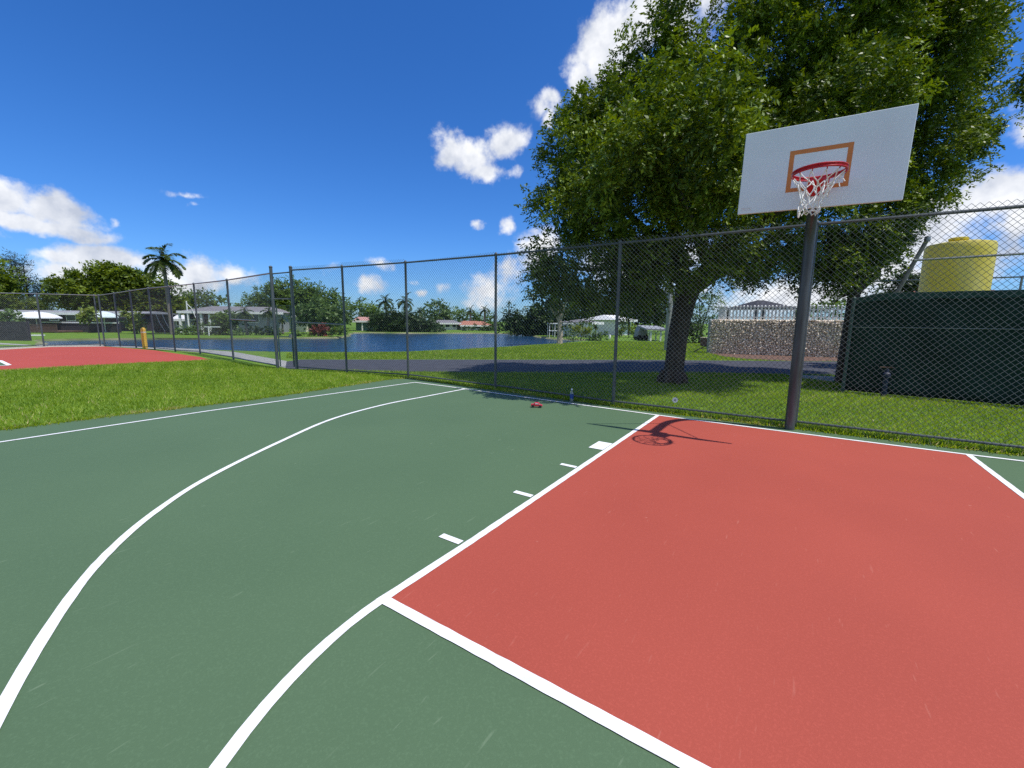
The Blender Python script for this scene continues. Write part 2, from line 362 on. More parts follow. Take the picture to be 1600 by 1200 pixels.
gpoly('mulch_strip', MULCH, M['mulch'], .005)
GRAVEL = [(1225, 584), (1262, 586.5), (1300, 588), (1318, 593), (1322, 600), (1290, 596), (1240, 590)]
gpoly('gravel_patch', GRAVEL, M['sand'], .0045)

# ------------------------------------------------------------------ courts and markings
mb = MB()
mb.poly([(-9.12, -9.5), (9, -9.5), (9, .26), (2.4, .28), (.2, .24), (-2.2, .24), (-5.5, .50), (-7.2, .66), (-8.4, .74), (-8.72, .35), (-8.66, -.74), (-8.5, -3.2), (-8.75, -4.9)], .006)
mb.v = [(x, y, z+(0 if True else 0)) for x, y, z in mb.v]
struct(mb.build('court_surface', M['green']))
mb = MB(); mb.poly([(-1.80, -5.74), (1.80, -5.74), (1.80, -.075), (-1.80, -.075)], .0085); struct(mb.build('key_surface', M['red']))
LW = .056
bl = [(-7.75, .21), (-6.5, .195), (-4.3, .06), (-2.22, -.035), (-1.74, -.058), (.07, -.088), (1.79, -.084), (2.25, -.064), (4.5, -.03), (7.75, 0)]
def smooth(pts, n=8):
    pts = [np.array(p, float) for p in pts]; out = []
    for i in range(len(pts)-1):
        a, b_, c, d = pts[max(i-1, 0)], pts[i], pts[i+1], pts[min(i+2, len(pts)-1)]
        for j in range(n):
            t = j/n; out.append(.5*((2*b_)+(-a+c)*t+(2*a-5*b_+4*c-d)*t*t+(-a+3*b_-3*c+d)*t**3))
    return out+[pts[-1]]
def marking(name, paths, z=.0108, w=LW):
    mb = MB()
    for p in paths: mb.strip(p, w, z)
    return struct(mb.build(name, M['line']))
marking('baseline_marking', [smooth(bl)], .0123, .05)
marking('sideline_marking', [[(-7.75, .235), (-7.87, -1.8), (-8.0, -4.15), (-7.97, -6.37), (-7.97, -9.4)], [(7.8, 0), (7.9, -9.4)]], .0106, .05)
tp = [(-6.11, .15), (-6.125, -1.0), (-6.12, -2.1), (-5.86, -3.3), (-5.29, -4.4), (-4.64, -5.44), (-4.13, -6.02), (-3.64, -6.42), (-3.135, -6.715), (-2.45, -7.02), (-1.65, -7.30), (-.83, -7.47), (0, -7.53)]
tp += [(-x, y) for x, y in tp[:-1][::-1]]
marking('three_point_marking', [smooth(tp)], .0109, .055)
cx = [(-1.80*math.cos(a), -5.735-1.80*math.sin(a)) for a in np.linspace(0, math.pi, 49)]
marking('free_throw_circle_marking', [cx], .0112, .056)
marking('key_line_marking', [[(-1.80, -5.762), (-1.79, -5.0), (-1.81, -.06)], [(1.79, -5.762), (1.80, -.06)]], .0119)
marking('free_throw_line_marking', [[(-1.772, -5.735), (1.765, -5.735)]], .0115, .060)
mb = MB()
for s in (-1, 1):
    xo, xi = s*2.02, s*1.838
    mb.poly([(xo, -2.43), (xi, -2.43), (xi, -2.10), (xo, -2.10)], .0107)
    for y in (-3.17, -4.08, -5.035): mb.poly([(xo, y-.028), (xi, y-.028), (xi, y+.028), (xo, y+.028)], .0107)
struct(mb.build('lane_tick_marking', M['line']))
gpoly('second_court_surface', [(330, 563.2), (314, 558.5), (240, 547.5), (165, 541.8), (80, 542.5), (0, 546.8), (-120, 553), (-330, 600), (-200, 592), (0, 580), (160, 571.5)], M['red2'], .012)
gpoly('second_court_key', [(-90, 566), (0, 564.8), (12, 571.5), (-90, 578)], M['green'], .016)
mb = MB(); mb.strip([G(0-60, 560.5), G(0, 564.3), G(14.5, 571.3)], .11, .020); mb.strip([G(14.5, 571.6), G(0, 572.3), G(-80, 576)], .11, .0204); struct(mb.build('second_court_marking', M['line']))

# ------------------------------------------------------------------ grass blades
def in_poly(x, y, poly):
    ins = np.zeros(len(x), bool); n = len(poly)
    for i in range(n):
        x1, y1 = poly[i]; x2, y2 = poly[(i+1) % n]
        c = ((y1 > y) != (y2 > y)) & (x < (x2-x1)*(y-y1)/(y2-y1+1e-12)+x1); ins ^= c
    return ins
def grass_area(poly, dens, h, w, excl=(), seed=1):
    g = np.random.default_rng(seed); poly = [tuple(p[:2]) for p in poly]; a = np.array(poly); lo, hi = a.min(0), a.max(0)
    n = int((hi-lo).prod()*dens); x = g.uniform(lo[0], hi[0], n); y = g.uniform(lo[1], hi[1], n); k = in_poly(x, y, poly)
    for e in excl: k &= ~in_poly(x, y, [tuple(p[:2]) for p in e])
    x, y = x[k], y[k]; n = len(x)
    # patchy height and colour
    f = np.sin(x*1.7+np.sin(y*2.3))*.5+np.sin(y*1.9-x*.7+1.3)*.5; f2 = np.sin(x*6.1+y*3.3)*np.sin(y*7.7-x*2.1)
    an = g.uniform(0, 2*math.pi, n); H = h*(.55+.7*g.random(n))*(1+.18*f+.15*f2); W = w*(.7+.6*g.random(n))
    lean = g.uniform(0, 2*math.pi, n); la = g.uniform(.15, 1.0, n)
    b0 = np.stack([x, y, np.zeros(n)], 1); s = np.stack([np.cos(an), np.sin(an), np.zeros(n)], 1)*W[:, None]*.5
    tip = b0+np.stack([np.cos(lean)*la*H, np.sin(lean)*la*H, H*(1-.25*la)], 1)
    V = np.stack([b0-s, b0+s, tip], 1)
    T = np.clip(.42+.12*f+.14*f2+g.normal(0, .2, n)+(g.random(n) > .965)*.4, 0, 1)
    return V, T
courtL = [(-9.10, -9.5), (-8.75, -4.9), (-8.5, -3.2), (-8.66, -.74), (-8.72, .35), (-8.4, .74), (-7.2, .66), (-5.5, .50), (-2.2, .24), (.2, .24), (2.4, .28), (9, .26), (9, -9.5)]
red2p = [G(x, y)[:2] for x, y in [(330, 563.2), (240, 547.5), (165, 541.8), (0, 546.8), (-330, 600), (0, 580), (160, 571.5)]]
parts = []
parts.append(grass_area([G(x, y) for x, y in [(-300, 640), (0, 578.5), (160, 570), (318, 561.5), (335, 562.5), (470, 580), (560, 586), (620, 592), (600, 598), (400, 629), (0, 672), (-300, 706)]], 1500, .065, .012, [courtL, red2p], 11))
strip = [(-9.4, .3), (9, .1), (9, 5.6), (1.05, 5.2), (1.1, 8.3), *[tuple(p) for p in roadn[::-1]], (-11.9, .05)]
parts.append(grass_area(strip, 1500, .060, .012, [courtL, [G(x, y) for x, y in GRAVEL]], 12))
parts.append(grass_area([(-5.5, .2), (6, .15), (6, .55), (-5.5, .75)], 1500, .085, .012, [courtL], 17))
vg = [G(x, y) for x, y in [(448, 560), (448, 551.5), (570, 551), (640, 550), (700, 547), (800, 542), (882, 536.5), (960, 533), (1100, 536), (1108, 550), (1180, 561.5), (1310, 564.5), (1000, 562), (700, 561.5), (470, 561.5)]]
parts.append(grass_area(vg, 420, .07, .028, [[G(x, y) for x, y in MULCH]], 13))
def grass_edge(line, n, h, lean, seed, spread=.05):
    g = np.random.default_rng(seed); line = np.array([p[:2] for p in line]); seg = np.linalg.norm(np.diff(line, axis=0), axis=1); cum = np.concatenate([[0], np.cumsum(seg)])
    u = g.uniform(0, cum[-1], n); u = u+.12*np.sin(u*3.1)+.05*np.sin(u*11.7); x = np.interp(u, cum, line[:, 0])+g.normal(0, spread, n); y = np.interp(u, cum, line[:, 1])+g.normal(0, spread, n)
    an = g.uniform(0, 6.283, n); H = h*(.4+.9*g.random(n)); b0 = np.stack([x, y, np.zeros(n)], 1); s = np.stack([np.cos(an), np.sin(an), np.zeros(n)], 1)*.007
    tip = b0+np.stack([lean[0]*H*g.uniform(-.3, 1.2, n)+g.normal(0, .02, n), lean[1]*H*g.uniform(-.3, 1.2, n)+g.normal(0, .02, n), H*g.uniform(.25, .9, n)], 1)
    return np.stack([b0-s, b0+s, tip], 1), np.clip(.62+.22*np.sin(u*2.3)*np.sin(u*.7+1)+g.normal(0, .26, n), 0, 1)
parts.append(grass_edge(courtL[:5], 9000, .075, (1, 0), 31)); parts.append(grass_edge(courtL[4:8], 5000, .07, (0, -1), 32)); parts.append(grass_edge(courtL[7:12], 13000, .085, (0, -1), 33, .04))
parts.append(grass_edge([G(x, y) for x, y in [(0, 579.5), (160, 571), (330, 563)]], 6000, .07, (0, 0), 34))
V = np.concatenate([p[0] for p in parts]); T = np.concatenate([p[1] for p in parts])
_r = M['grass'].node_tree.nodes['Color Ramp'].color_ramp; _r.elements[1].position = .86; _e = _r.elements.new(.97); _e.color = (.58, .50, .24, 1)
o = quads_mesh('grass', V, T, M['grass'], None, 3); tag(o, 'short mown green grass beside the courts and along the asphalt road', 'grass', kind='stuff')

# ------------------------------------------------------------------ chain-link fences
def wire_lines(mb, p0, p1, z0, z1, pitch=.074, r=.0026, tips=.05, off=0.0):
    """woven diagonals between two posts; every wire a slim three-sided rod"""
    p0 = np.array(p0[:2], float); p1 = np.array(p1[:2], float); Ln = np.linalg.norm(p1-p0); t = (p1-p0)/Ln; nrm = np.array([-t[1], t[0]])
    H = max(1, round((z1+tips-z0)/(pitch/2)))*pitch/2
    def pt(u, z, o): q = p0+t*u+nrm*o; return (q[0], q[1], z)
    for s in (1, -1):
        k0 = int(math.floor(-H/pitch))-1
        for k in range(k0 if s > 0 else 0, int(Ln/pitch)+1+(0 if s > 0 else -k0)):
            u0_ = k*pitch+off; ua, za, ub, zb = u0_, z0, u0_+s*H, z0+H
            # clip to [0, Ln]
            if s > 0:
                if ua < 0: za += -ua; ua = 0
                if ub > Ln: zb -= ub-Ln; ub = Ln
                if ua >= Ln or ub <= 0: continue
            else:
                if ua > Ln: za += ua-Ln; ua = Ln
                if ub < 0: zb -= -ub; ub = 0
                if ua <= 0 or ub >= Ln: continue
            if zb-za < .02: continue
            mb.tube([pt(ua, za, .003*s), pt(ub, zb, .003*s)], r, 3, cap=False)

def fence_post(pos, h, r, parent, name='post', m=None, z0=0.0):
    mb = MB(); x, y = pos[0], pos[1]
    mb.tube([(x, y, z0), (x, y, h)], r, 10); mb.lathe([(r*1.15, 0), (r*1.2, .02), (r*.7, .045), (.004, .055)], (x, y, h-.015), 10)
    return mb.build(name, m or M['fence'], parent, smooth=True)

f_near = thing('chain_link_fence', 'tall dark chain-link fence along the baseline behind the basketball hoop', 'fence')
def fpt(b, t):
    g = G(*b); d = ray(*t); k = np.dot(g[:2]-CAM[:2], d[:2])/np.dot(d[:2], d[:2]); return g[0], g[1], (CAM+k*d)[2]
posts = [fpt(*q) for q in [((464, 577), (458, 420)), ((542, 583), (535, 416)), ((638, 589.5), (633, 409)), ((774, 607), (777, 397)), ((958, 633), (970, 378))]]
posts = [list(p) for p in posts]
posts += [[.075, .42, 2.93], [2.9, .44, 2.91], [5.7, .46, 2.9]]
wm = MB(); tr = MB(); brl = MB()
for i, p in enumerate(posts):
    h = 3.05 if i == 0 else p[2]
    fence_post(p, h, .045 if i == 0 else .030, f_near)
for a, c in zip(posts[:-1], posts[1:]):
    zt = 2.93
    a_ = (a[0], a[1], a[2] if a is not posts[0] else 2.98); tr.tube([(a_[0], a_[1]-.0, a_[2]-.02), (c[0], c[1], c[2]-.02)], .021, 8)
    brl.tube([(a[0], a[1]+.012, .075), (c[0], c[1]+.012, .07)], .017, 8)
    wire_lines(wm, (a[0], a[1]-.034), (c[0], c[1]-.034), .055, c[2]-.02, tips=.075)
tr.build('top_rail', M['fence'], f_near, smooth=True); brl.build('bottom_rail', M['fence'], f_near, smooth=True)
wm.build('wire_mesh', M['wire'], f_near)
mb = MB(); a, c = posts[0], posts[1]; mb.tube([(a[0], a[1], 1.43), (c[0], c[1], 1.38)], .019, 8); mb.build('mid_rail', M['galv'], f_near, smooth=True)

gp = [fpt((434, 576), (425, 425)), posts[0]]
gate = thing('chain_link_gate', 'narrow tall gate with double header bars between two high fence posts', 'gate')
fence_post(gp[0], 3.06, .045, gate, 'gate_post')
g0 = np.array(gp[0][:2]); g1 = np.array(gp[1][:2]); gd = (g1-g0)/np.linalg.norm(g1-g0); gl = np.linalg.norm(g1-g0)
def gpnt(u, z): q = g0+gd*u; return (q[0], q[1], z)
for za_, zb_ in ((2.86, 2.90), (2.12, 2.12)): mb = MB(); mb.tube([gpnt(.03, za_), gpnt(gl-.04, zb_)], .020, 8); mb.build('header_bar', M['fence'], gate, smooth=True)
mb = MB(); mb.tube([gpnt(.10, .08), gpnt(.10, 1.93), gpnt(gl-.09, 1.93), gpnt(gl-.09, .08)], .021, 8, closed=True)
mb.tube([gpnt(.12, .99), gpnt(gl-.1, .99)], .016, 8); leaf = mb.build('gate_leaf', M['greenpost'], gate, smooth=False)
mb = MB(); wire_lines(mb, gpnt(.12, 0)[:2], gpnt(gl-.11, 0)[:2], .1, 1.9, tips=0); wire_lines(mb, gpnt(.05, 0)[:2], gpnt(gl-.05, 0)[:2], 2.14, 2.86, tips=0); mb.build('wire_mesh', M['wire'], gate)
mb = MB(); q = gpnt(gl-.12, 1.02); mb.box(q[0]-.05, q[0]+.05, q[1]-.05, q[1]+.01, .96, 1.06); mb.build('latch', M['galv'], gate)

f_far = thing('chain_link_fence', 'grey chain-link fence enclosing the far red court and turning a corner', 'fence')
fp = [gp[0]]+[fpt(*q) for q in [((365, 562), (357, 437)), ((313, 552.5), (305, 443)), ((274, 549.5), (265, 447)), ((242, 546), (235, 450)), ((213, 543.5), (207, 454)), ((188, 541.8), (183, 458)), ((164, 541), (157, 461)), ((69, 541.5), (58, 458.5)), ((-40, 547), (-56, 456))]]
fp[0] = (fp[0][0], fp[0][1], 2.9)
tr = MB(); br_ = MB(); wm = MB()
for p in fp[1:]: fence_post(p, p[2], .036, f_far, m=M['fence'])
fence_post((fp[7][0]-.35, fp[7][1]-.1), fp[7][2], .03, f_far)
for i, (a, c) in enumerate(zip(fp[:-1], fp[1:])):
    tr.tube([(a[0], a[1], a[2]-.02), (c[0], c[1], c[2]-.02)], .024, 6)
    br_.tube([(a[0], a[1], .10), (c[0], c[1], .08)], .02, 6)
    wire_lines(wm, a, c, .06, min(a[2], c[2])-.03, pitch=.085, r=.0020, tips=0)
tr.build('top_rail', M['galv'], f_far, smooth=True); br_.build('bottom_rail', M['fence'], f_far, smooth=True); wm.build('wire_mesh', M['wire'], f_far)
mb = MB(); a, c = np.array(fp[1]), np.array(fp[0]); e = a+(c-a)*.62; mb.tube([(a[0], a[1], 1.50), (e[0], e[1], 1.46)], .022, 6); mb.build('mid_rail', M['galv'], f_far, smooth=True)

# ------------------------------------------------------------------ basketball hoop
BX, BY = .012, -1.062
hoop = thing('basketball_hoop', 'basketball hoop with white backboard and red rim on a bent steel pole', 'basketball hoop', (BX, .125, 0))
def hp(p): return (p[0]-BX, p[1]-.125, p[2])
arc = [(BX, .125, 0), (BX, .125, 1.2), (BX, .125, 2.35)]
for a in np.linspace(.1, math.pi/2, 10): arc.append((BX, .125-.62*(1-math.cos(a)), 2.5+.78*math.sin(a)))
arc += [(BX, -.75, 3.285), (BX, -.98, 3.285)]
mb = MB(); mb.tube([hp(p) for p in arc], .064, 20); mb.build('pole', M['pole'], hoop, smooth=True)
# backboard, hung a touch out of level
tilt = -.026
def bd(x, z, y=0.0):   # board coordinates about its centre
    return hp((BX+x*math.cos(tilt)-z*math.sin(tilt), BY+y, 3.278+x*math.sin(tilt)+z*math.cos(tilt)))
def slab(mb, x0, x1, z0, z1, y0, y1):
    vs = [bd(x, z, y) for y in (y0, y1) for x, z in ((x0, z0), (x1, z0), (x1, z1), (x0, z1))]
    mb._add(vs, [(0, 1, 2, 3), (7, 6, 5, 4), (0, 4, 5, 1), (1, 5, 6, 2), (2, 6, 7, 3), (3, 7, 4, 0)])
mb = MB(); slab(mb, -.762, .762, -.458, .458, 0, .035); board = mb.build('backboard', M['board'], hoop, bevel=.006)
mb = MB(); z0, z1, w = -.262, .185, .046
slab(mb, -.288, .288, z1-w, z1, -.002, .004); slab(mb, -.288, .288, z0, z0+w*.9, -.002, .004); slab(mb, -.288, -.288+w, z0+w*.9, z1-w, -.002, .004); slab(mb, .288-w, .288, z0+w*.9, z1-w, -.002, .004)
mb.build('target_square', M['orange'], board)
mb = MB()
for k in range(7): x = -.725+k*.016; slab(mb, x, x+.010, -.405, -.388, -.001, .002); slab(mb, x+.003, x+.012, -.425, -.411, -.001, .002)
mb.build('stamp', M['stamp'], board)
mb = MB(); mb.box(*[v for v in (-.13, .13)], BY+.036-.125, BY+.10-.125, 3.17, 3.41); mb.build('mounting_plate', M['pole'], hoop, bevel=.004)
for s, zz in ((-1, .40), (1, -.10)):
    mb = MB(); mb.tube([hp((BX+s*.05, -.42, 3.27)), bd(s*(.70 if s < 0 else .52), zz, .05)], .009, 6); mb.build('brace', M['pole'], hoop, smooth=True)
RZ = 3.105; rc = np.array([BX+.005, BY-.16-.232, RZ])
mb = MB()
for dz, rr in ((0, .2365), (-.030, .2365)):
    mb.tube([hp((rc[0]+rr*math.cos(a), rc[1]+rr*math.sin(a), rc[2]+dz)) for a in np.linspace(0, 2*math.pi, 49)[:-1]], .0095, 8, closed=True)
mb.tube([hp((rc[0]+.2365*math.cos(a), rc[1]+.2365*math.sin(a), rc[2]-.015)) for a in np.linspace(0, 2*math.pi, 49)[:-1]], .0065, 6, closed=True)
RIMB = mb
mb = MB()   # bracket: plate on the board, gusset to the ring
mb.box(rc[0]-BX-.085, rc[0]-BX+.085, BY-.012-.125, BY-.125-.002, RZ-.16, RZ+.02)
q = [hp(p) for p in [(rc[0]-.11, rc[1]+.212, RZ-.012), (rc[0]+.11, rc[1]+.212, RZ-.012), (rc[0]+.085, BY-.012, RZ-.012), (rc[0]-.085, BY-.012, RZ-.012),
                     (rc[0]-.10, rc[1]+.212, RZ-.038), (rc[0]+.10, rc[1]+.212, RZ-.038), (rc[0]+.085, BY-.012, RZ-.155), (rc[0]-.085, BY-.012, RZ-.155)]]
mb._add(q, [(0, 1, 2, 3), (7, 6, 5, 4), (0, 4, 5, 1), (1, 5, 6, 2), (2, 6, 7, 3), (3, 7, 4, 0)])
BRKB = mb
mb = RIMB
for k in range(12):
    a = 2*math.pi*(k+.5)/12; mb.tube([hp((rc[0]+.2365*math.cos(a), rc[1]+.2365*math.sin(a), RZ-.036)), hp((rc[0]+.232*math.cos(a), rc[1]+.232*math.sin(a), RZ-.055)), hp((rc[0]+.226*math.cos(a), rc[1]+.226*math.sin(a), RZ-.040))], .0045, 5)
rim = RIMB.build('rim', M['rim'], hoop, smooth=True); BRKB.build('rim_bracket', M['rim'], rim)
# cord net: twelve loops, diamonds that narrow downwards, knots, a few loose ends
mb = MB(); lev = [(.228, -.045), (.172, -.135), (.132, -.215), (.108, -.285), (.098, -.345), (.102, -.40)]
def npt(l, k):
    r_, dz = lev[l]; a = 2*math.pi*((k+.5*(l % 2))+.5)/12+.06*l; g = np.random.default_rng(l*50+int(k) % 12)
    j = g.normal(0, .006+.002*l, 3)
    return np.array([rc[0]+r_*math.cos(a)-.012*l+j[0], rc[1]+r_*math.sin(a)+j[1], RZ+dz+j[2]])
for l in range(len(lev)-1):
    for k in range(12):
        p = npt(l, k)
        for kk in ((k, k-1) if l % 2 == 0 else (k, k+1)):
            q_ = npt(l+1, kk); m_ = (p+q_)/2+np.array([0, 0, -.006])+np.random.default_rng(k+l*9).normal(0, .003, 3)
            mb.tube([hp(p), hp(m_), hp(q_)], .0055, 5)
for k in range(12):
    p = npt(5, k); q_ = npt(5, k+1); mb.tube([hp(p), hp((p+q_)/2+np.array([0, 0, -.035])), hp(q_)], .0055, 5)
    for l in (1, 2, 3, 4): c = hp(npt(l, k)); mb.lathe([(.002, -.009), (.0085, -.004), (.0085, .004), (.002, .009)], c, 6)
for k, dv in ((0, (.035, -.01, -.07)), (11, (.05, 0, -.045)), (1, (.02, .01, -.085)), (6, (-.015, -.02, -.06))):
    p = npt(1, k)+np.array([.02 if k != 6 else 0, 0, .03]); mb.tube([hp(p), hp(p+np.array(dv)*.5+np.array([.01, 0, 0])), hp(p+np.array(dv))], .0055, 5)
mb.build('net', M['net'], rim)

# ------------------------------------------------------------------ small things on and beside the court
g = G(893, 627.5); bt = thing('water_bottle', 'clear plastic water bottle with blue label standing by the fence bottom', 'bottle', g)
mb = MB(); mb.lathe([(.026, .0), (.034, .006), (.034, .06), (.0335, .065), (.0335, .145), (.034, .15), (.033, .17), (.022, .205), (.014, .222), (.014, .232)], n=20); mb.build('body', M['bottle'], bt, smooth=True)
mb = MB(); mb.lathe([(.0352, .062), (.0352, .148)], n=20, cap=False); mb.build('paper_label', M['bluelabel'], bt, smooth=True)
mb = MB(); mb.lathe([(.0165, .228), (.0165, .252), (.014, .255)], n=16); mb.build('cap', M['white'], bt, smooth=True)
g = G(838.5, 637); ty = thing('toy_car', 'small red toy car with black wheels lying on the green court', 'toy car', (g[0], g[1], .008), .45)
mb = MB(); mb.prism_xz([(-.10, .022), (.10, .022), (.105, .045), (.06, .055), (.035, .085), (-.03, .088), (-.06, .062), (-.10, .058)], -.035, .035); mb.build('body', M['toyred'], ty, bevel=.006)
mb = MB(); mb.prism_xz([(.034, .060), (.052, .058), (.033, .080)], -.0365, .0365); mb.prism_xz([(-.025, .062), (.022, .062), (.02, .079), (-.022, .079)], -.0362, .0362); mb.build('window', M['white'], ty)
for x in (-.065, .065):
    for s in (-1, 1): mb = MB(); mb.tube([(x, s*.028, .024), (x, s*.052, .024)], .024, 14); mb.build('wheel', M['black'], ty, smooth=True)
dpos = PY(1055, 625, .36); ds = thing('disc_tag', 'small round white disc hung on the fence wire low beside the hoop', 'disc', dpos)
mb = MB(); mb.tube([(0, -.008, 0), (0, 0, 0)], .045, 20); mb.build('plate', M['white'], ds, smooth=True)
mb = MB(); mb.tube([(0, -.011, 0), (0, -.0082, 0)], .020, 16); mb.build('boss', M['greywall'], ds, smooth=True)
g = G(227, 544.5); bo = thing('bollard', 'short round yellow bollard behind the far court fence', 'bollard', g)
mb = MB(); mb.lathe([(.105, 0), (.105, .92), (.10, .97), (.07, 1.02), (.01, 1.04)], n=18); mb.build('post', M['yellow'], bo, smooth=True)
mb = MB(); mb.lathe([(.107, .78), (.107, .84)], n=18, cap=False); mb.build('reflective_band', M['cream'], bo, smooth=True)
g = G(1372, 613); hy = thing('standpipe', 'blue water standpipe with rusty handle before the dark green screen', 'standpipe', (g[0], 4.78, 0))
mb = MB(); mb.lathe([(.085, 0), (.085, .03), (.05, .035), (.05, .40), (.075, .42), (.075, .50), (.04, .53), (.03, .60)], n=16); mb.tube([(0, 0, .46), (.0, -.13, .46)], .035, 12); mb.build('body', M['bluepaint'], hy, smooth=True)
mb = MB(); mb.tube([(-.12, 0, .63), (.12, 0, .63)], .014, 8); mb.tube([(0, 0, .58), (0, 0, .65)], .016, 8); mb.build('handle', M['rust'], hy, smooth=True)

# ------------------------------------------------------------------ trees
def branchy(mb, pts, r0_, r1_, n=10):
    pts = smooth(pts, 5); k = len(pts); mb.tube(pts, [r0_+(r1_-r0_)*(i/(k-1))**.8 for i in range(k)], n)
def tree(name, label, cat, blobs, hd, base=None, r=.2, leaf='leaf_mid', ns=9, sub=.7, nsp=9, k=5, L=.6, ll=.30, lw=.15, seed=1, sz=1.0, shell=.5, group=None, bark='bark', limbs=True, flat=0., droop=.25):
    """blobs in surveyed pixels (x, y, radius, depth offset)"""
    B = []
    for q in blobs:
        d = hd+(q[3] if len(q) > 3 else 0); c = P(q[0], q[1], d); B.append((c, q[2]*d/FPX, sz))
    bc = np.mean([b_[0] for b_ in B], axis=0)
    if base is None: base = (bc[0], bc[1])
    else: t = P(base, 505, hd); base = (t[0], t[1])
    t = thing(name, label, cat, (base[0], base[1], 0), group=group); o = np.array([base[0], base[1], 0])
    mb = MB(); top = bc-o; fork = np.array([0, 0, max(.5, top[2]*.45)])
    branchy(mb, [(0, 0, -.05), fork*.6+np.array([.03, .02, 0]), fork], r, r*.7, 8)
    if limbs:
        for b_ in B[:12]:
            e = b_[0]-o; branchy(mb, [fork*.95, fork+(e-fork)*.5+np.array([0, 0, -.1*abs(e[0])]), e], r*.5, r*.12, 6)
    mb.build('trunk', M[bark], t, smooth=True)
    dn = 1.0 if ns > 20 else 1.9
    V, T = foliage([(b_[0]-o, b_[1], b_[2]) for b_ in B], ns*dn, sub*.85, int(nsp*(1.25 if dn > 1 else 1)), k, L, ll*1.08, lw*1.15, seed, shell*.8, flat, droop)
    quads_mesh('crown', V, T, M[leaf], t); return t

# the big tree behind the fence
tb = G(1050, 598)
big = thing('shade_tree', 'large spreading green tree with dark trunk behind the fence and backboard', 'tree', (tb[0], tb[1], 0))
o3 = np.array([tb[0], tb[1], 0]); hb = hdepth(tb)
def T3(px, py, dd=0.0): return P(px, py, hb+dd)-o3
mb = MB()
tr_pts = [(0, 0, -.1), (.01, 0, .12), *[T3(*q) for q in ((1055, 560), (1060, 520), (1068, 480), (1074, 455))]]
k = len(smooth(tr_pts, 6)); rad = np.interp(np.linspace(0, 1, k), [0, .12, .3, .7, 1], [.33, .27, .24, .24, .29])
mb.tube(smooth(tr_pts, 6), list(rad), 16)
for a in np.linspace(0, 2*math.pi, 8)[:-1]:   # root flare
    mb.tube([(.20*math.cos(a), .20*math.sin(a), .30), (.30*math.cos(a), .30*math.sin(a), .10), (.37*math.cos(a), .37*math.sin(a), -.03)], [.09, .09, .04], 8)
F = T3(1074, 458)
lim = [([F, T3(1062, 410, .3), T3(1050, 340, .6), T3(1040, 240, .6), T3(1050, 120, .8)], .24, .06), ([F, T3(1100, 425, -.2), T3(1140, 380, -.4), T3(1190, 300, -.3), T3(1230, 180, 0)], .23, .06),
       ([T3(1078, 455), T3(1130, 420, .4), T3(1210, 370, .8), T3(1300, 300, 1.2), T3(1400, 200, 1.5)], .20, .05), ([T3(1066, 440), T3(1020, 410, -.6), T3(960, 370, -1.0), T3(900, 330, -1.2)], .15, .04),
       ([T3(1062, 410, .3), T3(1010, 360, 1.2), T3(950, 300, 1.6), T3(920, 220, 1.6)], .13, .04), ([T3(1110, 425, -.3), T3(1090, 370, -1.4), T3(1060, 300, -2.3), T3(1080, 220, -2.6)], .16, .04),
       ([T3(1140, 380, -.4), T3(1190, 350, -1.6), T3(1240, 300, -2.2), T3(1290, 200, -2.0)], .13, .04), ([T3(1190, 300, -.3), T3(1270, 180, .6), T3(1330, 60, 1.2), T3(1340, -60, 1.5)], .12, .03),
       ([T3(1210, 370, .8), T3(1290, 370, 1.2), T3(1370, 360, 1.4), T3(1430, 300, 1.5)], .09, .03), ([T3(1050, 340, .6), T3(1110, 200, .8), T3(1150, 60, .8), T3(1170, -60, .8)], .14, .04),
       ([T3(1020, 410, -.6), T3(960, 420, -.9), T3(900, 420, -1), T3(850, 410, -.8)], .07, .02), ([T3(1330, 60, 1.2), T3(1420, 60, 1.6), T3(1500, 100, 1.8)], .06, .02)]
for p_, a_, c_ in lim: branchy(mb, p_, a_, c_, 10)
mb.build('trunk', M['bark'], big, smooth=True)
bl_ = [  # px, py, r px, depth offset
 (905, 325, 58, -.6), (880, 395, 44, -1.0), (868, 330, 32, -.4), (925, 245, 75, .2), (932, 182, 40, .6), (1000, 132, 56, .8), (1030, 66, 40, .9), (1062, 34, 42, 1.0), (1005, 320, 90, -1.4), (945, 410, 62, -1.6), (1005, 420, 52, -1.6),
 (878, 262, 28, .3), (893, 215, 30, .5), (1090, 200, 95, -1.6), (1110, 310, 80, -2.2), (1188, 98, 80, .4), (1205, -15, 66, .8), (1050, 250, 80, 1.6), (1150, 250, 95, 1.4), (1090, 395, 50, -1.4), (1160, 400, 42, -1.0), (1210, 385, 50, .4),
 (1280, 55, 105, .3), (1400, 95, 105, .9), (1462, 60, 68, 1.3), (1482, 172, 58, 1.4), (1400, 245, 85, 1.0), (1290, 210, 100, -1.0), (1460, 255, 58, 1.3), (1245, 330, 75, -1.2), (1345, 330, 72, .8), (1402, 335, 38, 1.0), (1500, 228, 30, 1.5), (1522, 142, 26, 1.6),
 (1330, -60, 110, .6), (1428, -50, 84, 1.2), (1488, -10, 44, 1.5), (1516, 62, 24, 1.6), (1280, 390, 46, .6), (1000, 200, 80, 1.8), (1330, 130, 100, 2.2), (1210, 190, 80, 2.4),
 (960, 330, 80, .9), (905, 450, 34, -1.0), (1040, 445, 34, -.8), (1250, 425, 30, .3), (858, 438, 22, -.8), (975, 465, 30, -.9)]
over = [(np.array(c)-o3, r_, .55) for c, r_ in (((-3.3, .75, 4.1), .55), ((-2.2, .65, 4.5), .55), ((-1.2, .6, 4.3), .45), ((-2.9, 1.3, 4.7), .7), ((-1.7, 1.3, 4.9), .7))]
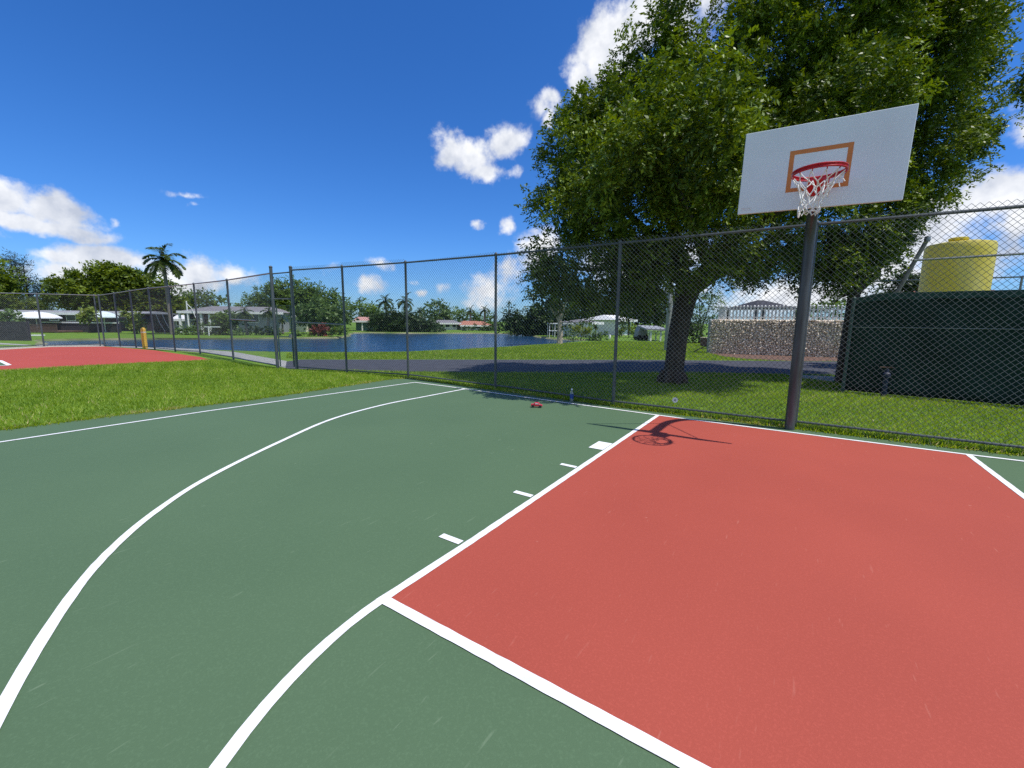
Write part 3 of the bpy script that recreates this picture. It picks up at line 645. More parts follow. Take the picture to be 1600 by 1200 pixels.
V, T = foliage([(T3(q[0], q[1], q[3]), q[2]*(hb+q[3])/FPX, .95) for q in bl_]+over, 19, .36, 42, 10, .25, .092, .044, 21, shell=.62, droop=.2, up=.35)
quads_mesh('crown', V, T, M['leaf'], big)

# second small tree at the corner of the green screen
t2 = G(1315, 598); h2 = hdepth(t2); o2 = np.array([t2[0], t2[1], 0])
tw = thing('young_tree', 'slim dark-trunked tree with bright crown at the green screen corner', 'tree', (t2[0], t2[1], 0))
mb = MB(); branchy(mb, [(0, 0, -.05), P(1320, 560, h2)-o2, P(1329, 500, h2)-o2, P(1336, 450, h2)-o2], .17, .13, 12)
for e in ((1300, 400), (1380, 400), (1345, 370), (1400, 380)): branchy(mb, [P(1342, 455, h2)-o2, P((1342+e[0])/2, 425, h2)-o2, P(*e, h2)-o2], .08, .02, 8)
mb.build('trunk', M['bark'], tw, smooth=True)
V, T = foliage([(P(a, b_, h2+d)-o2, r_*(h2+d)/FPX, .9) for a, b_, r_, d in ((1325, 395, 46, 0), (1368, 388, 34, .3), (1335, 428, 32, -.2), (1395, 365, 26, .4), (1296, 418, 26, -.2), (1366, 422, 22, .1), (1402, 392, 14, .4), (1345, 446, 16, -.1))], 26, .34, 30, 10, .24, .09, .043, 22, shell=.4, droop=.2, up=.35)
quads_mesh('crown', V, np.clip(T+.12, 0, 1), M['leaf'], tw)
mb = MB()
for k_ in range(7):
    a0 = P(1336, 457, h2)-o2; an = -.5+k_*.16; mb.tube([a0, a0+np.array([-.35, -.15, .02-.03*k_]), a0+np.array([-.62+.03*k_, -.25, -.05-.05*k_])], [.012, .010, .004], 5)
mb.build('dead_frond', M['rust'], tw)
# twig ends of another tree reaching in at the right edge
tree('shade_tree', 'leafy tree whose twig ends reach in at the right edge', 'tree', [(1645, 112, 36), (1603, 112, 15), (1730, 60, 60), (1750, 160, 80)], 13.5, 1790, .2, 'leaf', 40, .27, 16, 10, .25, .092, .044, 23)

# ------------------------------------------------------------------ green screen enclosure, tank
sc = thing('screened_fence', 'dark green privacy screen on a pipe fence round the yellow tank', 'fence')
s0 = np.array([1.02, 5.05]); s1 = np.array([3.9, 4.75]); s2 = np.array([8.5, 4.3]); s3 = np.array([1.75, 8.6])
def screen(pa, pb, ztop, seed):
    g_ = np.random.default_rng(seed); nx, nz = 60, 14; vs = []; d = pb-pa; ln = np.linalg.norm(d); nr = np.array([-d[1], d[0]])/ln
    for i in range(nx+1):
        for j in range(nz+1):
            u = i/nx; z = .04+(ztop(u)-.04)*j/nz; w = .018*math.sin(u*ln*5+j*.5)+.012*math.sin(u*ln*13+1.7*j)+g_.normal(0, .002); q = pa+d*u+nr*w; vs.append((q[0], q[1], z))
    mb = MB(); mb._add(vs, [(i*(nz+1)+j, (i+1)*(nz+1)+j, (i+1)*(nz+1)+j+1, i*(nz+1)+j+1) for i in range(nx) for j in range(nz)])
    o = mb.build('mesh_screen', M['screen'], sc, smooth=True); sd = o.modifiers.new('thick', 'SOLIDIFY'); sd.thickness = .006; return o
sag = lambda u: 2.06+.12*min(1, u/.10)+.012*math.sin(u*9)
screen(s0, s1, sag, 1); screen(s1, s2, lambda u: 2.19+.01*math.sin(u*7), 2); screen(s3, s0, lambda u: 2.08, 3)
M['hem'] = mat('green_screen_hem', (.026, .062, .052), .85, (.016, .042, .036), 4, 4, spec=.2)
mb = MB()
for pa, pb, za, zb in ((s0, s1, 2.10, 2.19), (s1, s2, 2.19, 2.19)):
    n_ = 24
    for i in range(n_):
        a, c = pa+(pb-pa)*i/n_, pa+(pb-pa)*(i+1)/n_; z = za+(zb-za)*min(1, (i/n_)*6); z2 = za+(zb-za)*min(1, ((i+1)/n_)*6); w1, w2 = .012*math.sin(i*1.3), .012*math.sin(i*1.3+1.3)
        mb._add([(a[0], a[1]-.035, z-.13+w1), (c[0], c[1]-.035, z2-.13+w2), (c[0], c[1]-.035, z2+.005), (a[0], a[1]-.035, z+.005), (a[0], a[1]+.03, z+.012), (c[0], c[1]+.03, z2+.012)], [(0, 1, 2, 3), (3, 2, 5, 4)])
mb.build('screen_hem', M['hem'], sc)
for p in (s0+np.array([-.03, -.04]), s0+(s1-s0)*.5+np.array([0, .12]), s1+np.array([0, .12]), s2, s3): fence_post(p, 2.10 if p is not s2 else 2.8, .035, sc, 'post', M['greenpost'])
mb = MB(); mb.tube([(1.9, 4.97+.1, 2.86), (3.9, 4.75+.1, 2.86), (8.5, 4.4, 2.86)], .022, 8); mb.build('top_rail', M['galv'], sc, smooth=True)
for p in ((5.9, 4.66),): fence_post(p, 2.88, .028, sc, 'tall_post', M['galv'])
mb = MB(); mb.tube([(s0[0], s0[1]-.05, 1.47), (s1[0], s1[1]-.05, 1.47), (s2[0], s2[1]-.05, 1.47)], .007, 6); mb.build('tension_wire', M['galv'], sc, smooth=True)
mb = MB(); mb.tube([(2.1, 12.4, 3.02), (5.5, 12.5, 3.02), (9, 12.6, 3.02)], .024, 8); mb.build('rear_rail', M['galv'], sc, smooth=True)
for p in ((5.6, 12.5),): fence_post(p, 3.02, .028, sc, 'rear_post', M['galv'])

TY = 10.0; a, c = PY(1437, 455, TY), PY(1554, 455, TY); tc_ = ((a+c)/2); TR = (c[0]-a[0])/2*.97
tk = thing('water_tank', 'big yellowed plastic storage tank rising above the green screen', 'tank', (tc_[0], TY+.3, 0))
zt = PY(1495, 376, TY)[2]; mb = MB()
prof = [(TR, .0)]
prof += [(TR, zt-.25), (TR*.99, zt-.13), (TR*.95, zt-.07), (TR*.6, zt-.01), (TR*.2, zt+.02), (.01, zt+.02)]
mb.lathe(prof, n=48); body = mb.build('body', M['tank'], tk, smooth=True)
mb = MB(); mb.lathe([(.20, 0), (.21, .02), (.21, .05), (.17, .07), (.01, .075)], (-.12, -.35, zt-.0), 24); mb.build('lid', M['tank'], tk, smooth=True)
g = P(1400, 458, 14.5); lp = thing('leaning_pole', 'weathered grey pole leaning beside the yellow tank', 'pole', (0, 0, 0))
p0, p1 = PY(1396, 466, 7.5), PY(1449, 374, 7.5); d = p1-p0; p0 = p0-d*(p0[2]/d[2]); mb = MB(); mb.tube([p0, p1], [.06, .048], 10); lp.location = tuple(p0)
o = None; mb = MB(); mb.tube([(0, 0, 0), tuple(p1-p0)], [.06, .046], 10); mb.build('shaft', M['greywood'], lp, smooth=True)
mb = MB(); e = (p1-p0); mb.lathe([(.058, -.05), (.062, 0), (.058, .06), (.02, .08)], tuple(e), 10); mb.build('end_cap', M['galv'], lp, smooth=True)

# ------------------------------------------------------------------ stone wall with pickets
wa, wb = G(1108, 551.8)[:2], G(1322, 559.2)[:2]; wd = wb-wa; wl = np.linalg.norm(wd); wang = math.atan2(wd[1], wd[0])
sw = thing('stone_wall', 'rough coral rock garden wall topped by white pickets across the road', 'wall', (wa[0], wa[1], 0), wang)
WH = 1.70; mb = MB(); mb.box(0, wl+2, 0, .45, -.05, WH-.02); mb.build('core', M['mortar'], sw)
mb = MB(); mb.box(-.12, .02, -.02, .5, -.05, WH-.05); mb.build('end_pier', M['greywall'], sw, bevel=.01)
def stones(seed):
    g_ = np.random.default_rng(seed); mb = MB(); st = .105
    bm = bmesh.new(); bmesh.ops.create_icosphere(bm, subdivisions=1, radius=1); bv = np.array([v.co[:] for v in bm.verts]); bf = [tuple(v.index for v in f.verts) for f in bm.faces]; bm.free()
    row = 0; z = .04
    while z < WH+.02:
        x = .0+(row % 2)*st*.5
        while x < wl+1.9:
            sx, sy, sz = st*g_.uniform(.42, .66), g_.uniform(.05, .13), st*g_.uniform(.44, .64); an = g_.uniform(-.5, .5)
            v = bv*(1+g_.normal(0, .13, (len(bv), 1)))*np.array([sx, sy, sz]); ca, sa = math.cos(an), math.sin(an)
            v = np.stack([v[:, 0]*ca-v[:, 2]*sa, v[:, 1], v[:, 0]*sa+v[:, 2]*ca], 1)+np.array([x+g_.normal(0, .02), -.01, z+g_.normal(0, .018)])
            mb._add(v, bf); x += st*g_.uniform(.8, 1.15)
        z += st*.82; row += 1
    # cap course
    x = 0
    while x < wl+1.9:
        v = bv*(1+g_.normal(0, .12, (len(bv), 1)))*np.array([st*.6, .2, .05])+np.array([x, .2, WH]); mb._add(v, bf); x += st*.9
    return mb
stones(3).build('stones', M['stone'], sw)
mb = MB()
for z in (WH+.13, WH+.50): mb.box(.62, wl+1.9, .18, .22, z, z+.05)
mb.build('picket_rails', M['white'], sw)
mb = MB(); x = .62
while x < wl+1.8:
    mb.box(x, x+.075, .150, .175, WH+.03, WH+.66); mb.lathe([(.040, 0), (.052, .03), (.0, .09)], (x+.037, .165, WH+.66), 6); x += .155
mb.build('pickets', M['white'], sw)
mb = MB(); mb.box(.30, .60, .1, .4, WH, WH+.62); mb.box(.27, .63, .07, .43, WH+.62, WH+.68); mb.build('pillar', M['white'], sw)

# ------------------------------------------------------------------ houses and garden things across the lake
RZV = -YAW
class Site:
    """a surveyed plot: local x runs to the right, y away, z up"""
    def __init__(s, px, hd): s.hd = hd; p = P(px, 505, hd); s.o = (p[0], p[1], 0); s.px = px; s.x0 = (p-CAM)@r0
    def X(s, px, dy=0): p = P(px, 505, s.hd+dy); return (p-CAM)@r0-s.x0
    def Z(s, py, dy=0, px=None): return P(px or s.px, py, s.hd+dy)[2]
def house(name, label, hd, px0, px1, eave, ridge, wall, roof, wins=(), doors=(), depth=7, fascia=True, cat='house', over=.4, hip=True, columns=(), rot=0.0):
    s = Site((px0+px1)/2, hd); t = thing(name, label, cat, s.o, RZV+rot); x0, x1 = s.X(px0), s.X(px1); ze, zr = s.Z(eave), s.Z(ridge)
    mb = MB(); mb.box(x0+over, x1-over, .6, depth, -.1, ze); mb.build('wall', M[wall], t)
    mb = MB(); i = min((x1-x0)*.2, 2) if hip else 0
    vs = [(x0, 0, ze), (x1, 0, ze), (x1, depth+.6, ze), (x0, depth+.6, ze), (x0+i, depth*.5, zr), (x1-i, depth*.5, zr)]
    mb._add(vs, [(0, 1, 5, 4), (2, 3, 4, 5), (1, 2, 5), (3, 0, 4), (3, 2, 1, 0)]); rf = mb.build('roof', M[roof], t)
    if fascia:
        mb = MB(); mb.box(x0-.02, x1+.02, -.06, -.003, ze-.20, ze+.06); mb.build('fascia', M['white'], t)
    for a_, b_, y0, y1 in wins:
        mb = MB(); mb.box(s.X(a_)-.06, s.X(b_)+.06, .55, .597, s.Z(y1)-.06, s.Z(y0)+.06); w_ = mb.build('window', M['white'], t)
        mb = MB(); mb.box(s.X(a_), s.X(b_), .535, .548, s.Z(y1), s.Z(y0)); mb.build('pane', M['glass'], w_)
    for a_, b_, y0 in doors:
        mb = MB(); mb.box(s.X(a_), s.X(b_), .55, .597, 0, s.Z(y0)); mb.build('door', M['darkwall'], t)
    for a_ in columns:
        mb = MB(); mb.box(s.X(a_)-.09, s.X(a_)+.09, .1, .28, 0, ze-.2); mb.build('column', M['white'], t)
    return t, s
house('long_house', 'long low dark house with double white fascia beyond the lake', 47, -90, 205, 488.5, 484, 'darkwall', 'greywall', [(70, 82, 492, 500), (94, 106, 492, 500), (168, 180, 493, 501), (5, 20, 492, 500)], [(46, 52, 491)], hip=False, rot=0.12)
house('patio_house', 'wide house with grey roof and white columned patio across the water', 47, 290, 436, 487.5, 477.5, 'greywall', 'roofgrey', [(345, 362, 492, 503), (380, 398, 491, 503), (303, 316, 491, 500)], [(322, 330, 490)], columns=(292, 320.5, 331.5, 352), rot=0.25)
house('cream_house', 'pale cream house half hidden beside the domed tree', 52, 425, 482, 493.5, 485, 'cream', 'white', [(440, 447, 498, 506), (462, 468, 498, 506)], [], 7, rot=0.3)
house('dock_house', 'small red-roofed boathouse with teal wall at the far water edge', 61, 552, 586, 501.5, 495, 'teal', 'roofpink', [(572, 578, 504, 511)], [], 5, columns=(566, 582), rot=0.3)
house('blue_house', 'white and blue bungalow on a lawn beyond the middle of the lake', 74, 680, 722, 505, 500, 'white', 'roofgrey', [(686, 693, 506, 511), (697, 703, 506, 511), (708, 713, 506, 511)], [(715, 718, 506)], 7, rot=0.3)
house('red_house', 'low house with long red roof and white wall among palms', 74, 719, 772, 508.5, 501.5, 'white', 'roofred', [(728, 735, 509.5, 513), (745, 752, 509.5, 513)], [], 7, rot=0.3)
house('white_cottage', 'white cottage wall behind yellow plants right of the pale trunk', 44, 919, 949, 504, 499, 'white', 'roofgrey', [(936, 941, 508, 514)], [], 4, over=.15, rot=.75)
house('white_bungalow', 'sunlit white bungalow behind hedges left of the big trunk', 52, 958, 1003, 500, 492, 'white', 'white', [(966, 972, 502, 508), (980, 986, 502, 508)], [(991, 995, 502)], 6, rot=.6)
house('white_shed', 'small white-gabled shed near the tall white mast', 50, 268, 290, 499, 492, 'greywall', 'white', [(274, 281, 502, 508)], [], 4, over=.15, hip=False, rot=0.3)
house('tiled_house', 'house with red barrel tile roof right of the yellow tank', 24, 1516, 1602, 458, 439, 'cream', 'roofred', [(1580, 1596, 465, 485)], [], 7)
s = Site(1214, 25); t = thing('pavilion', 'dark hip-roofed open pavilion showing above the white pickets', 'pavilion', s.o, RZV+.1)
x0, x1, ze, zr = s.X(1176), s.X(1252), s.Z(481.5), s.Z(467); mb = MB(); vs = [(x0, 0, ze), (x1, 0, ze), (x1, 3.2, ze), (x0, 3.2, ze), (x0+1.2, 1.6, zr), (x1-1.2, 1.6, zr)]
mb._add(vs, [(0, 1, 5, 4), (2, 3, 4, 5), (1, 2, 5), (3, 0, 4), (3, 2, 1, 0)]); mb.build('roof', M['blackfab'], t)
for x in (x0+.2, x1-.2):
    for y in (.2, 3.0): mb = MB(); mb.box(x-.06, x+.06, y-.06, y+.06, 0, ze-.004); mb.build('post', M['darkwall'], t)

# raised deck with a white parasol
s = Site(63, 41); dk = thing('deck', 'raised brown timber deck on posts under the white parasol', 'deck', s.o, RZV)
zd = s.Z(517); mb = MB(); mb.box(s.X(34), s.X(87), 0, 3.5, zd-.12, zd); mb.build('platform', M['browndeck'], dk)
for a_ in (50, 84):
    for y in (.1, 3.3): mb = MB(); mb.box(s.X(a_)-.08, s.X(a_)+.08, y, y+.15, -.1, zd-.12); mb.build('post', M['greywood'], dk)
mb = MB(); zr = s.Z(507); mb.box(s.X(34), s.X(87), .02, .08, zr-.06, zr)
for a_ in np.arange(34, 88, 1.6): mb.box(s.X(a_)-.02, s.X(a_)+.02, .03, .07, zd, zr-.06)
mb.build('railing', M['browndeck'], dk)
def parasol(label, px0, px1, top, rim_, bot, hd, cm, zb):
    s = Site((px0+px1)/2, hd); t = thing('parasol', label, 'parasol', (s.o[0], s.o[1], zb), RZV, 'white parasols by the dark house')
    r_ = (s.X(px1)-s.X(px0))/2; z1, z0 = s.Z(top)-zb, s.Z(rim_)-zb
    mb = MB(); mb.lathe([(r_, z0-.10), (r_, z0), (r_*.80, z0+(z1-z0)*.45), (r_*.5, z0+(z1-z0)*.8), (r_*.2, z0+(z1-z0)*.97), (.03, z1)], n=12, cap=False); mb.build('canopy', M[cm], t)
    mb = MB(); mb.tube([(0, 0, 0), (0, 0, z1+.05)], .045, 8); mb.build('mast', M['white'], t, smooth=True)
    mb = MB(); mb.lathe([(.3, 0), (.3, .06), (.08, .10)], n=12); mb.build('base', M['greywall'], t)
parasol('wide white parasol standing on the brown timber deck', 28, 87, 487, 496, 505, 42.5, 'canvas', zd)
parasol('pale aqua-white parasol behind the court fence corner', 146, 181, 486.5, 495, 520, 43.5, 'canvas2', 0)
# dark privacy fences
def panel_fence(label, hd, px0, px1, top, m, rail=None, name='privacy_fence', zb=0):
    s = Site((px0+px1)/2, hd); t = thing(name, label, 'fence', s.o, RZV); z = s.Z(top); x0, x1 = s.X(px0), s.X(px1)
    mb = MB(); mb.box(x0, x1, 0, .05, zb, z); mb.build('panel', M[m], t)
    n = max(2, int((x1-x0)/2.4)+1)
    for i in range(n): x = x0+(x1-x0)*i/(n-1); mb = MB(); mb.box(x-.04, x+.04, .052, .13, zb, z+.03); mb.build('post', M[m], t)
    if rail: mb = MB(); mb.box(x0, x1, -.06, -.003, z-.10, z+.03); mb.build('cap_rail', M[rail], t)
panel_fence('long dark fence with a white cap rail before the long house', 43.5, 66, 186, 503.5, 'blackfab', 'white')
panel_fence('near black privacy fence at the left edge under a green bush', 27, -60, 41, 502, 'blackfab')
tree('garden_bush', 'bright green bush behind the black privacy fence', 'bush', [(8, 497, 12), (22, 500, 10), (-15, 497, 14), (24, 514, 8)], 28.5, None, .05, 'leaf_light', 14, .3, 8, 5, .3, .2, .1, 31, limbs=False)
s = Site(51, 33); g = thing('white_plank', 'long white plank lying aslant on the bank', 'plank', (s.o[0], s.o[1], .05), RZV+.3); mb = MB(); mb.box(-.55, .6, -.08, .08, 0, .09); mb.build('board', M['white'], g, bevel=.01)
tree('garden_tree', 'small yellow-green tree in front of the white-railed dark fence', 'tree', [(133, 488, 6), (143, 484, 5), (137, 495, 7), (146, 492, 5), (130, 497, 4)], 41.5, 138, .06, 'leaf_yel', 20, .25, 8, 5, .3, .22, .13, 32)
tree('garden_tree', 'spindly yellow-green tree left of the yellow bollard', 'tree', [(197, 493, 4), (205, 492, 4), (200, 501, 5), (209, 506, 5), (219, 494, 4), (214, 511, 5), (221, 504, 4)], 41, 207, .06, 'leaf_yel', 20, .25, 8, 5, .3, .22, .13, 33)
s = Site(255, 41); ns = thing('netting_screen', 'dark teal netting hung with pale ropes right of the bollard', 'netting', s.o, RZV)
mb = MB(); z = s.Z(491); mb.box(s.X(240), s.X(270), 0, .04, .1, z); mb.build('net_panel', M['screen'], ns)
for a_, b_ in ((246, 257), (256, 267)): mb = MB(); mb.tube([(s.X(a_), -.06, z), (s.X(a_*.6+b_*.4), -.05, z*.55), (s.X(b_), -.06, .3), (s.X(b_), -.06, .05)], .045, 6); mb.build('rope', M['galv'], ns)
s = Site(294.5, 46); t = thing('flag_mast', 'tall slim white mast beside the grey-roofed house', 'mast', s.o, RZV); mb = MB(); mb.tube([(0, 0, 0), (0, 0, s.Z(472))], [.09, .06], 8); mb.build('shaft', M['white'], t, smooth=True); mb = MB(); mb.lathe([(.01, -.07), (.08, 0), (.01, .07)], (0, 0, s.Z(471.5)), 10); mb.build('finial', M['white'], t, smooth=True)
mb = MB(); mb.tube([(0, 0, s.Z(474)), (.5, 0, s.Z(482)), (.9, 0, s.Z(499)), ], .03, 6); mb.build('stay', M['white'], t)
s = Site(325, 38.5); t = thing('dock_post', 'thin white post with crossbar at the far bank', 'post', s.o, RZV); mb = MB(); mb.tube([(0, 0, -.6), (0, 0, s.Z(510))], .05, 8); mb.build('shaft', M['white'], t); mb = MB(); mb.box(s.X(318), s.X(343), -.02, .04, s.Z(511.5), s.Z(509.8)); mb.build('crossbar', M['white'], t)

# ------------------------------------------------------------------ far trees
tree('broad_tree', 'broad olive tree at the left edge behind the long house', 'tree', [(-34, 438, 34), (-8, 428, 18), (5, 446, 16), (38, 478, 12), (-10, 470, 26), (14, 468, 15), (60, 482, 10)], 56, -10, .4, 'leaf_far', 3.0, 1.1, 12, 6, .9, .42, .22, 41)
def conifer(label, px, top, base, wpx, hd, seed):
    s = Site(px, hd); t = thing('pine_tree', label, 'tree', s.o, RZV, 'pines beyond the long house'); zt = s.Z(top); zb = s.Z(base); w = (s.X(px+wpx)-s.X(px-wpx))/2
    mb = MB(); mb.tube([(0, 0, 0), (0, 0, zt*.96)], [.22, .04], 8); mb.build('trunk', M['bark'], t)
    bl2 = []; g_ = np.random.default_rng(seed)
    for i in range(16): f = i/15; bl2.append((np.array([g_.normal(0, w*.35*(1-f*.8)), g_.normal(0, w*.35), zb*.6+(zt-zb*.6)*f]), w*(.62-.42*f)+.15, 1.3))
    V, T = foliage(bl2, 7, .55, 9, 6, .7, .45, .07, seed, .3, droop=-.15, up=.6); quads_mesh('crown', V, T, M['leaf_pine'], t)
conifer('taller feathery dark pine at the left behind the long house', 32, 403, 460, 11, 62, 51)
conifer('second feathery dark pine just right of the tallest', 50, 411, 460, 9, 63, 52)
conifer('shortest dark pine near the umbrella-shaped tree', 73, 442, 475, 8, 64, 53)
tree('rain_tree', 'wide umbrella-shaped rain tree behind the dark house', 'tree',
     [(105, 448, 18), (135, 435, 20), (160, 425, 14), (185, 430, 18), (205, 432, 16), (235, 442, 18), (255, 448, 12), (120, 465, 20), (150, 450, 26), (190, 452, 26), (225, 462, 20), (245, 468, 16), (95, 470, 14), (170, 470, 24), (205, 480, 20), (260, 475, 16), (140, 478, 18), (232, 482, 18), (272, 482, 14), (285, 488, 10), (88, 447, 8)], 56, 185, .5, 'leaf_far', 3.2, .9, 14, 6, .9, .40, .20, 42, sz=.62, flat=.45, droop=.1)
def palm(label, px, base_py, top_py, hd, frond_px, nf, seed, rt=.18, lean=0., group=None, name='palm_tree', crown=True, droop=1.0, rz=None, base_z=0):
    s = Site(px, hd); t = thing(name, label, 'palm tree', s.o, RZV, group); g_ = np.random.default_rng(seed); z = s.Z(top_py); ln = lean*hd/FPX
    pts = smooth([(0, 0, -.05), (ln*.2, 0, z*.35), (ln*.6, 0, z*.7), (ln, 0, z)], 5); mb = MB(); mb.tube(pts, [rt*(1.25-.5*i/(len(pts)-1)) for i in range(len(pts))], 10); mb.build('trunk', M['palmbark'], t, smooth=True)
    Lf = frond_px*hd/FPX; Vs = []; Ts = []; mbr = MB(); top = np.array([ln, 0, z])
    for i in range(nf):
        az = 2*math.pi*(i*.381966); el = math.pi/2*(.92-1.15*(i/nf)) ; d0 = np.array([math.cos(az)*math.cos(el), math.sin(az)*math.cos(el), math.sin(el)])
        n = 9; pos = top.copy(); d = d0.copy(); pp = [pos.copy()]; dd = [d.copy()]
        L_ = Lf*g_.uniform(.8, 1.1)
        for j in range(n): d = unit(d+np.array([0, 0, -.17*droop*(1+.12*j)])); pos = pos+d*L_/n; pp.append(pos.copy()); dd.append(d.copy())
        mbr.tube(pp, [.04*(1-j/(n+1))*max(.5, Lf/3) for j in range(n+1)], 4)
        for j in range(1, n+1):
            for q in range(3):
                f = (j-1+q/3)/n; p_ = pp[j-1]+(pp[j]-pp[j-1])*(q/3); sd = unit(np.cross(dd[j], [0, 0, 1.])+1e-6); wl_ = L_*.34*math.sin(math.pi*min(.97, .12+f*.85))**.7
                for sg in (1, -1):
                    ld = unit(sd*sg*.85+dd[j]*.6+np.array([0, 0, -.28])+g_.normal(0, .12, 3)); w = np.cross(ld, np.array([0, 0, 1.])); w = unit(w)*L_*.048
                    Vs.append([p_, p_+ld*wl_*.4+w, p_+ld*wl_, p_+ld*wl_*.4-w]); Ts.append(np.clip(.45+g_.normal(0, .18)+(.25 if i > nf*.8 else 0), 0, 1))
    cr = quads_mesh('crown', np.array(Vs), np.array(Ts), M['leaf_palm'], t)
    mbr.build('frond_stems', M['leaf_palm'], cr); return t
palm('tall royal palm standing above the rain tree and fence', 268, 530, 408, 40, 36, 17, 61, .17, -3)
GP = 'palms across the lake'
palm('small far palm poking above trees near the red boathouse', 563, 500, 470, 92, 9, 11, 62, .16, group=GP)
palm('coconut palm rising from the lakeside thicket, left of the fence post', 606, 520, 472, 60, 17, 15, 63, .16, -3, GP)
palm('coconut palm rising from the lakeside thicket, behind the fence post', 632, 520, 472, 61, 18, 16, 64, .16, 2, GP)
palm('low palm at the right end of the lakeside thicket', 656, 520, 486, 62, 11, 13, 65, .14, 0, GP)
palm('palm above the gap between blue and red houses', 735, 518, 486, 78, 11, 13, 66, .16, 0, GP)
palm('fuller palm behind the red roof', 757, 518, 485, 78, 12, 14, 67, .16, 0, GP)
palm('palm at the right end of the red house', 772, 518, 494, 72, 9, 12, 68, .14, 0, GP)
palm('very distant slim palm alone against the sky', 795, 518, 473, 110, 6, 11, 69, .18, 0, GP)
palm('drooping palm in front of the grey-roofed house', 385, 523, 490, 40, 17, 16, 70, .13, -2, GP)
palm('leaning palm at the end of the grey-roofed house', 418, 523, 488, 40.5, 15, 14, 71, .12, 3, GP)
palm('young palm before the patio columns', 307, 523, 502, 41, 10, 12, 72, .09, 0, GP)
palm('low palm on the bank before the cream house', 441, 520, 500, 45, 9, 12, 73, .09, 0, GP)
palm('young palm against the white cottage wall', 931, 522, 511, 38, 7, 12, 74, .06, 0, GP)
tree('garden_tree', 'round leafy tree behind the patio house roof', 'tree', [(297, 462, 8), (312, 468, 12), (328, 474, 10), (300, 474, 10), (342, 478, 8)], 64, 310, .3, 'leaf_mid', 2.6, 1, 12, 6, .9, .42, .22, 43)
tree('dome_tree', 'huge domed green tree at the far bank by the gate', 'tree', [(x_, 440+((x_-460)/85.)**2*46+13+k_*17, 15+.5*((x_*7+k_*3) % 5)) for k_ in range(4) for x_ in range(388+k_*2, 541, 17) if 440+((x_-460)/85.)**2*46+k_*17 < 500]+[(460, 488, 34), (420, 492, 22), (500, 492, 26)], 56, 455, .5, 'leaf_mid', 3.4, .8, 12, 6, .7, .32, .17, 44)
tree('leafy_tree', 'paler green rounded tree in front of the domed tree', 'tree', [(480, 487, 12), (500, 483, 14), (522, 488, 13), (470, 497, 10), (495, 499, 14), (520, 500, 13), (534, 499, 9)], 45, 500, .2, 'leaf_light', 5, .7, 12, 6, .6, .32, .17, 45)
tree('garden_bush', 'dark red shrub by the water under the pale green tree', 'bush', [(500, 517, 7), (508, 513, 6), (492, 519, 5), (515, 518, 5)], 39.5, None, .05, 'leaf_red', 16, .3, 8, 5, .3, .22, .12, 46, limbs=False)
tree('garden_bush', 'low green shrubs on the bank beside the red shrub', 'bush', [(472, 524, 5), (462, 523, 4), (484, 526, 4), (527, 517, 6), (536, 519, 5)], 39, None, .05, 'leaf_mid', 16, .3, 8, 5, .3, .22, .12, 47, limbs=False)
tree('garden_bush', 'large dark shrub before the patio of the grey-roofed house', 'bush', [(343, 503, 10), (352, 497, 9), (340, 514, 9), (356, 512, 10), (362, 500, 7)], 40, None, .08, 'leaf_mid', 12, .45, 9, 5, .4, .28, .14, 48, limbs=False)
tree('garden_bush', 'green bushes around the young palm by the mast', 'bush', [(292, 517, 7), (303, 514, 7), (315, 512, 6), (283, 519, 5), (330, 519, 6), (372, 517, 6)], 39.5, None, .05, 'leaf_light', 14, .35, 8, 5, .3, .24, .12, 49, limbs=False)
tree('garden_bush', 'low shrubs under the drooping palms on the bank', 'bush', [(395, 517, 7), (408, 519, 6), (422, 517, 6), (434, 514, 6)], 40.5, None, .05, 'leaf_dark', 14, .35, 8, 5, .3, .24, .12, 50, limbs=False)
tree('leafy_tree', 'green tree behind the red boathouse', 'tree', [(555, 487, 8), (570, 484, 10), (588, 484, 10), (548, 495, 7), (578, 492, 10), (597, 492, 9)], 80, 572, .3, 'leaf_mid', 2, 1.2, 12, 6, 1.1, .5, .26, 54)
tree('thicket', 'dense dark thicket at the water edge below two coconut palms', 'thicket', [(595, 505, 13), (612, 500, 14), (630, 503, 14), (648, 500, 13), (662, 506, 13), (676, 508, 10), (588, 513, 8), (605, 514, 9), (640, 514, 9), (625, 513, 9), (665, 515, 6)], 58, None, .15, 'leaf_dark', 4, .8, 12, 6, .8, .42, .2, 55)
tree('leafy_tree', 'round green tree behind the blue and white bungalow', 'tree', [(683, 487, 12), (695, 490, 10), (672, 494, 10), (690, 498, 12)], 82, 684, .3, 'leaf_light', 2.2, 1.1, 12, 6, 1.1, .5, .26, 56)
tree('leafy_tree', 'low tree line piece between the bungalow and the red roof', 'tree', [(712, 497, 7), (724, 496, 8), (738, 497, 7), (750, 498, 6), (765, 499, 7)], 88, 730, .3, 'leaf_mid', 2, 1.1, 12, 6, 1.1, .5, .26, 57)
tree('garden_bush', 'shrubs at the water below the red house', 'bush', [(728, 516, 4), (742, 517, 4), (757, 516, 4), (770, 516, 5), (780, 512, 7), (790, 506, 8)], 68, None, .1, 'leaf_dark', 5, .6, 10, 5, .6, .36, .18, 58, limbs=False)
tree('mangrove', 'dense dark mangrove mound on the shore left of the pale trunk', 'tree', [(800, 503, 13), (818, 497, 14), (838, 494, 15), (858, 490, 16), (875, 496, 16), (812, 512, 10), (832, 511, 13), (855, 510, 14), (872, 516, 11), (845, 520, 8), (862, 522, 8)], 50, 845, .3, 'leaf_dark', 5, .8, 12, 6, .7, .36, .18, 59)
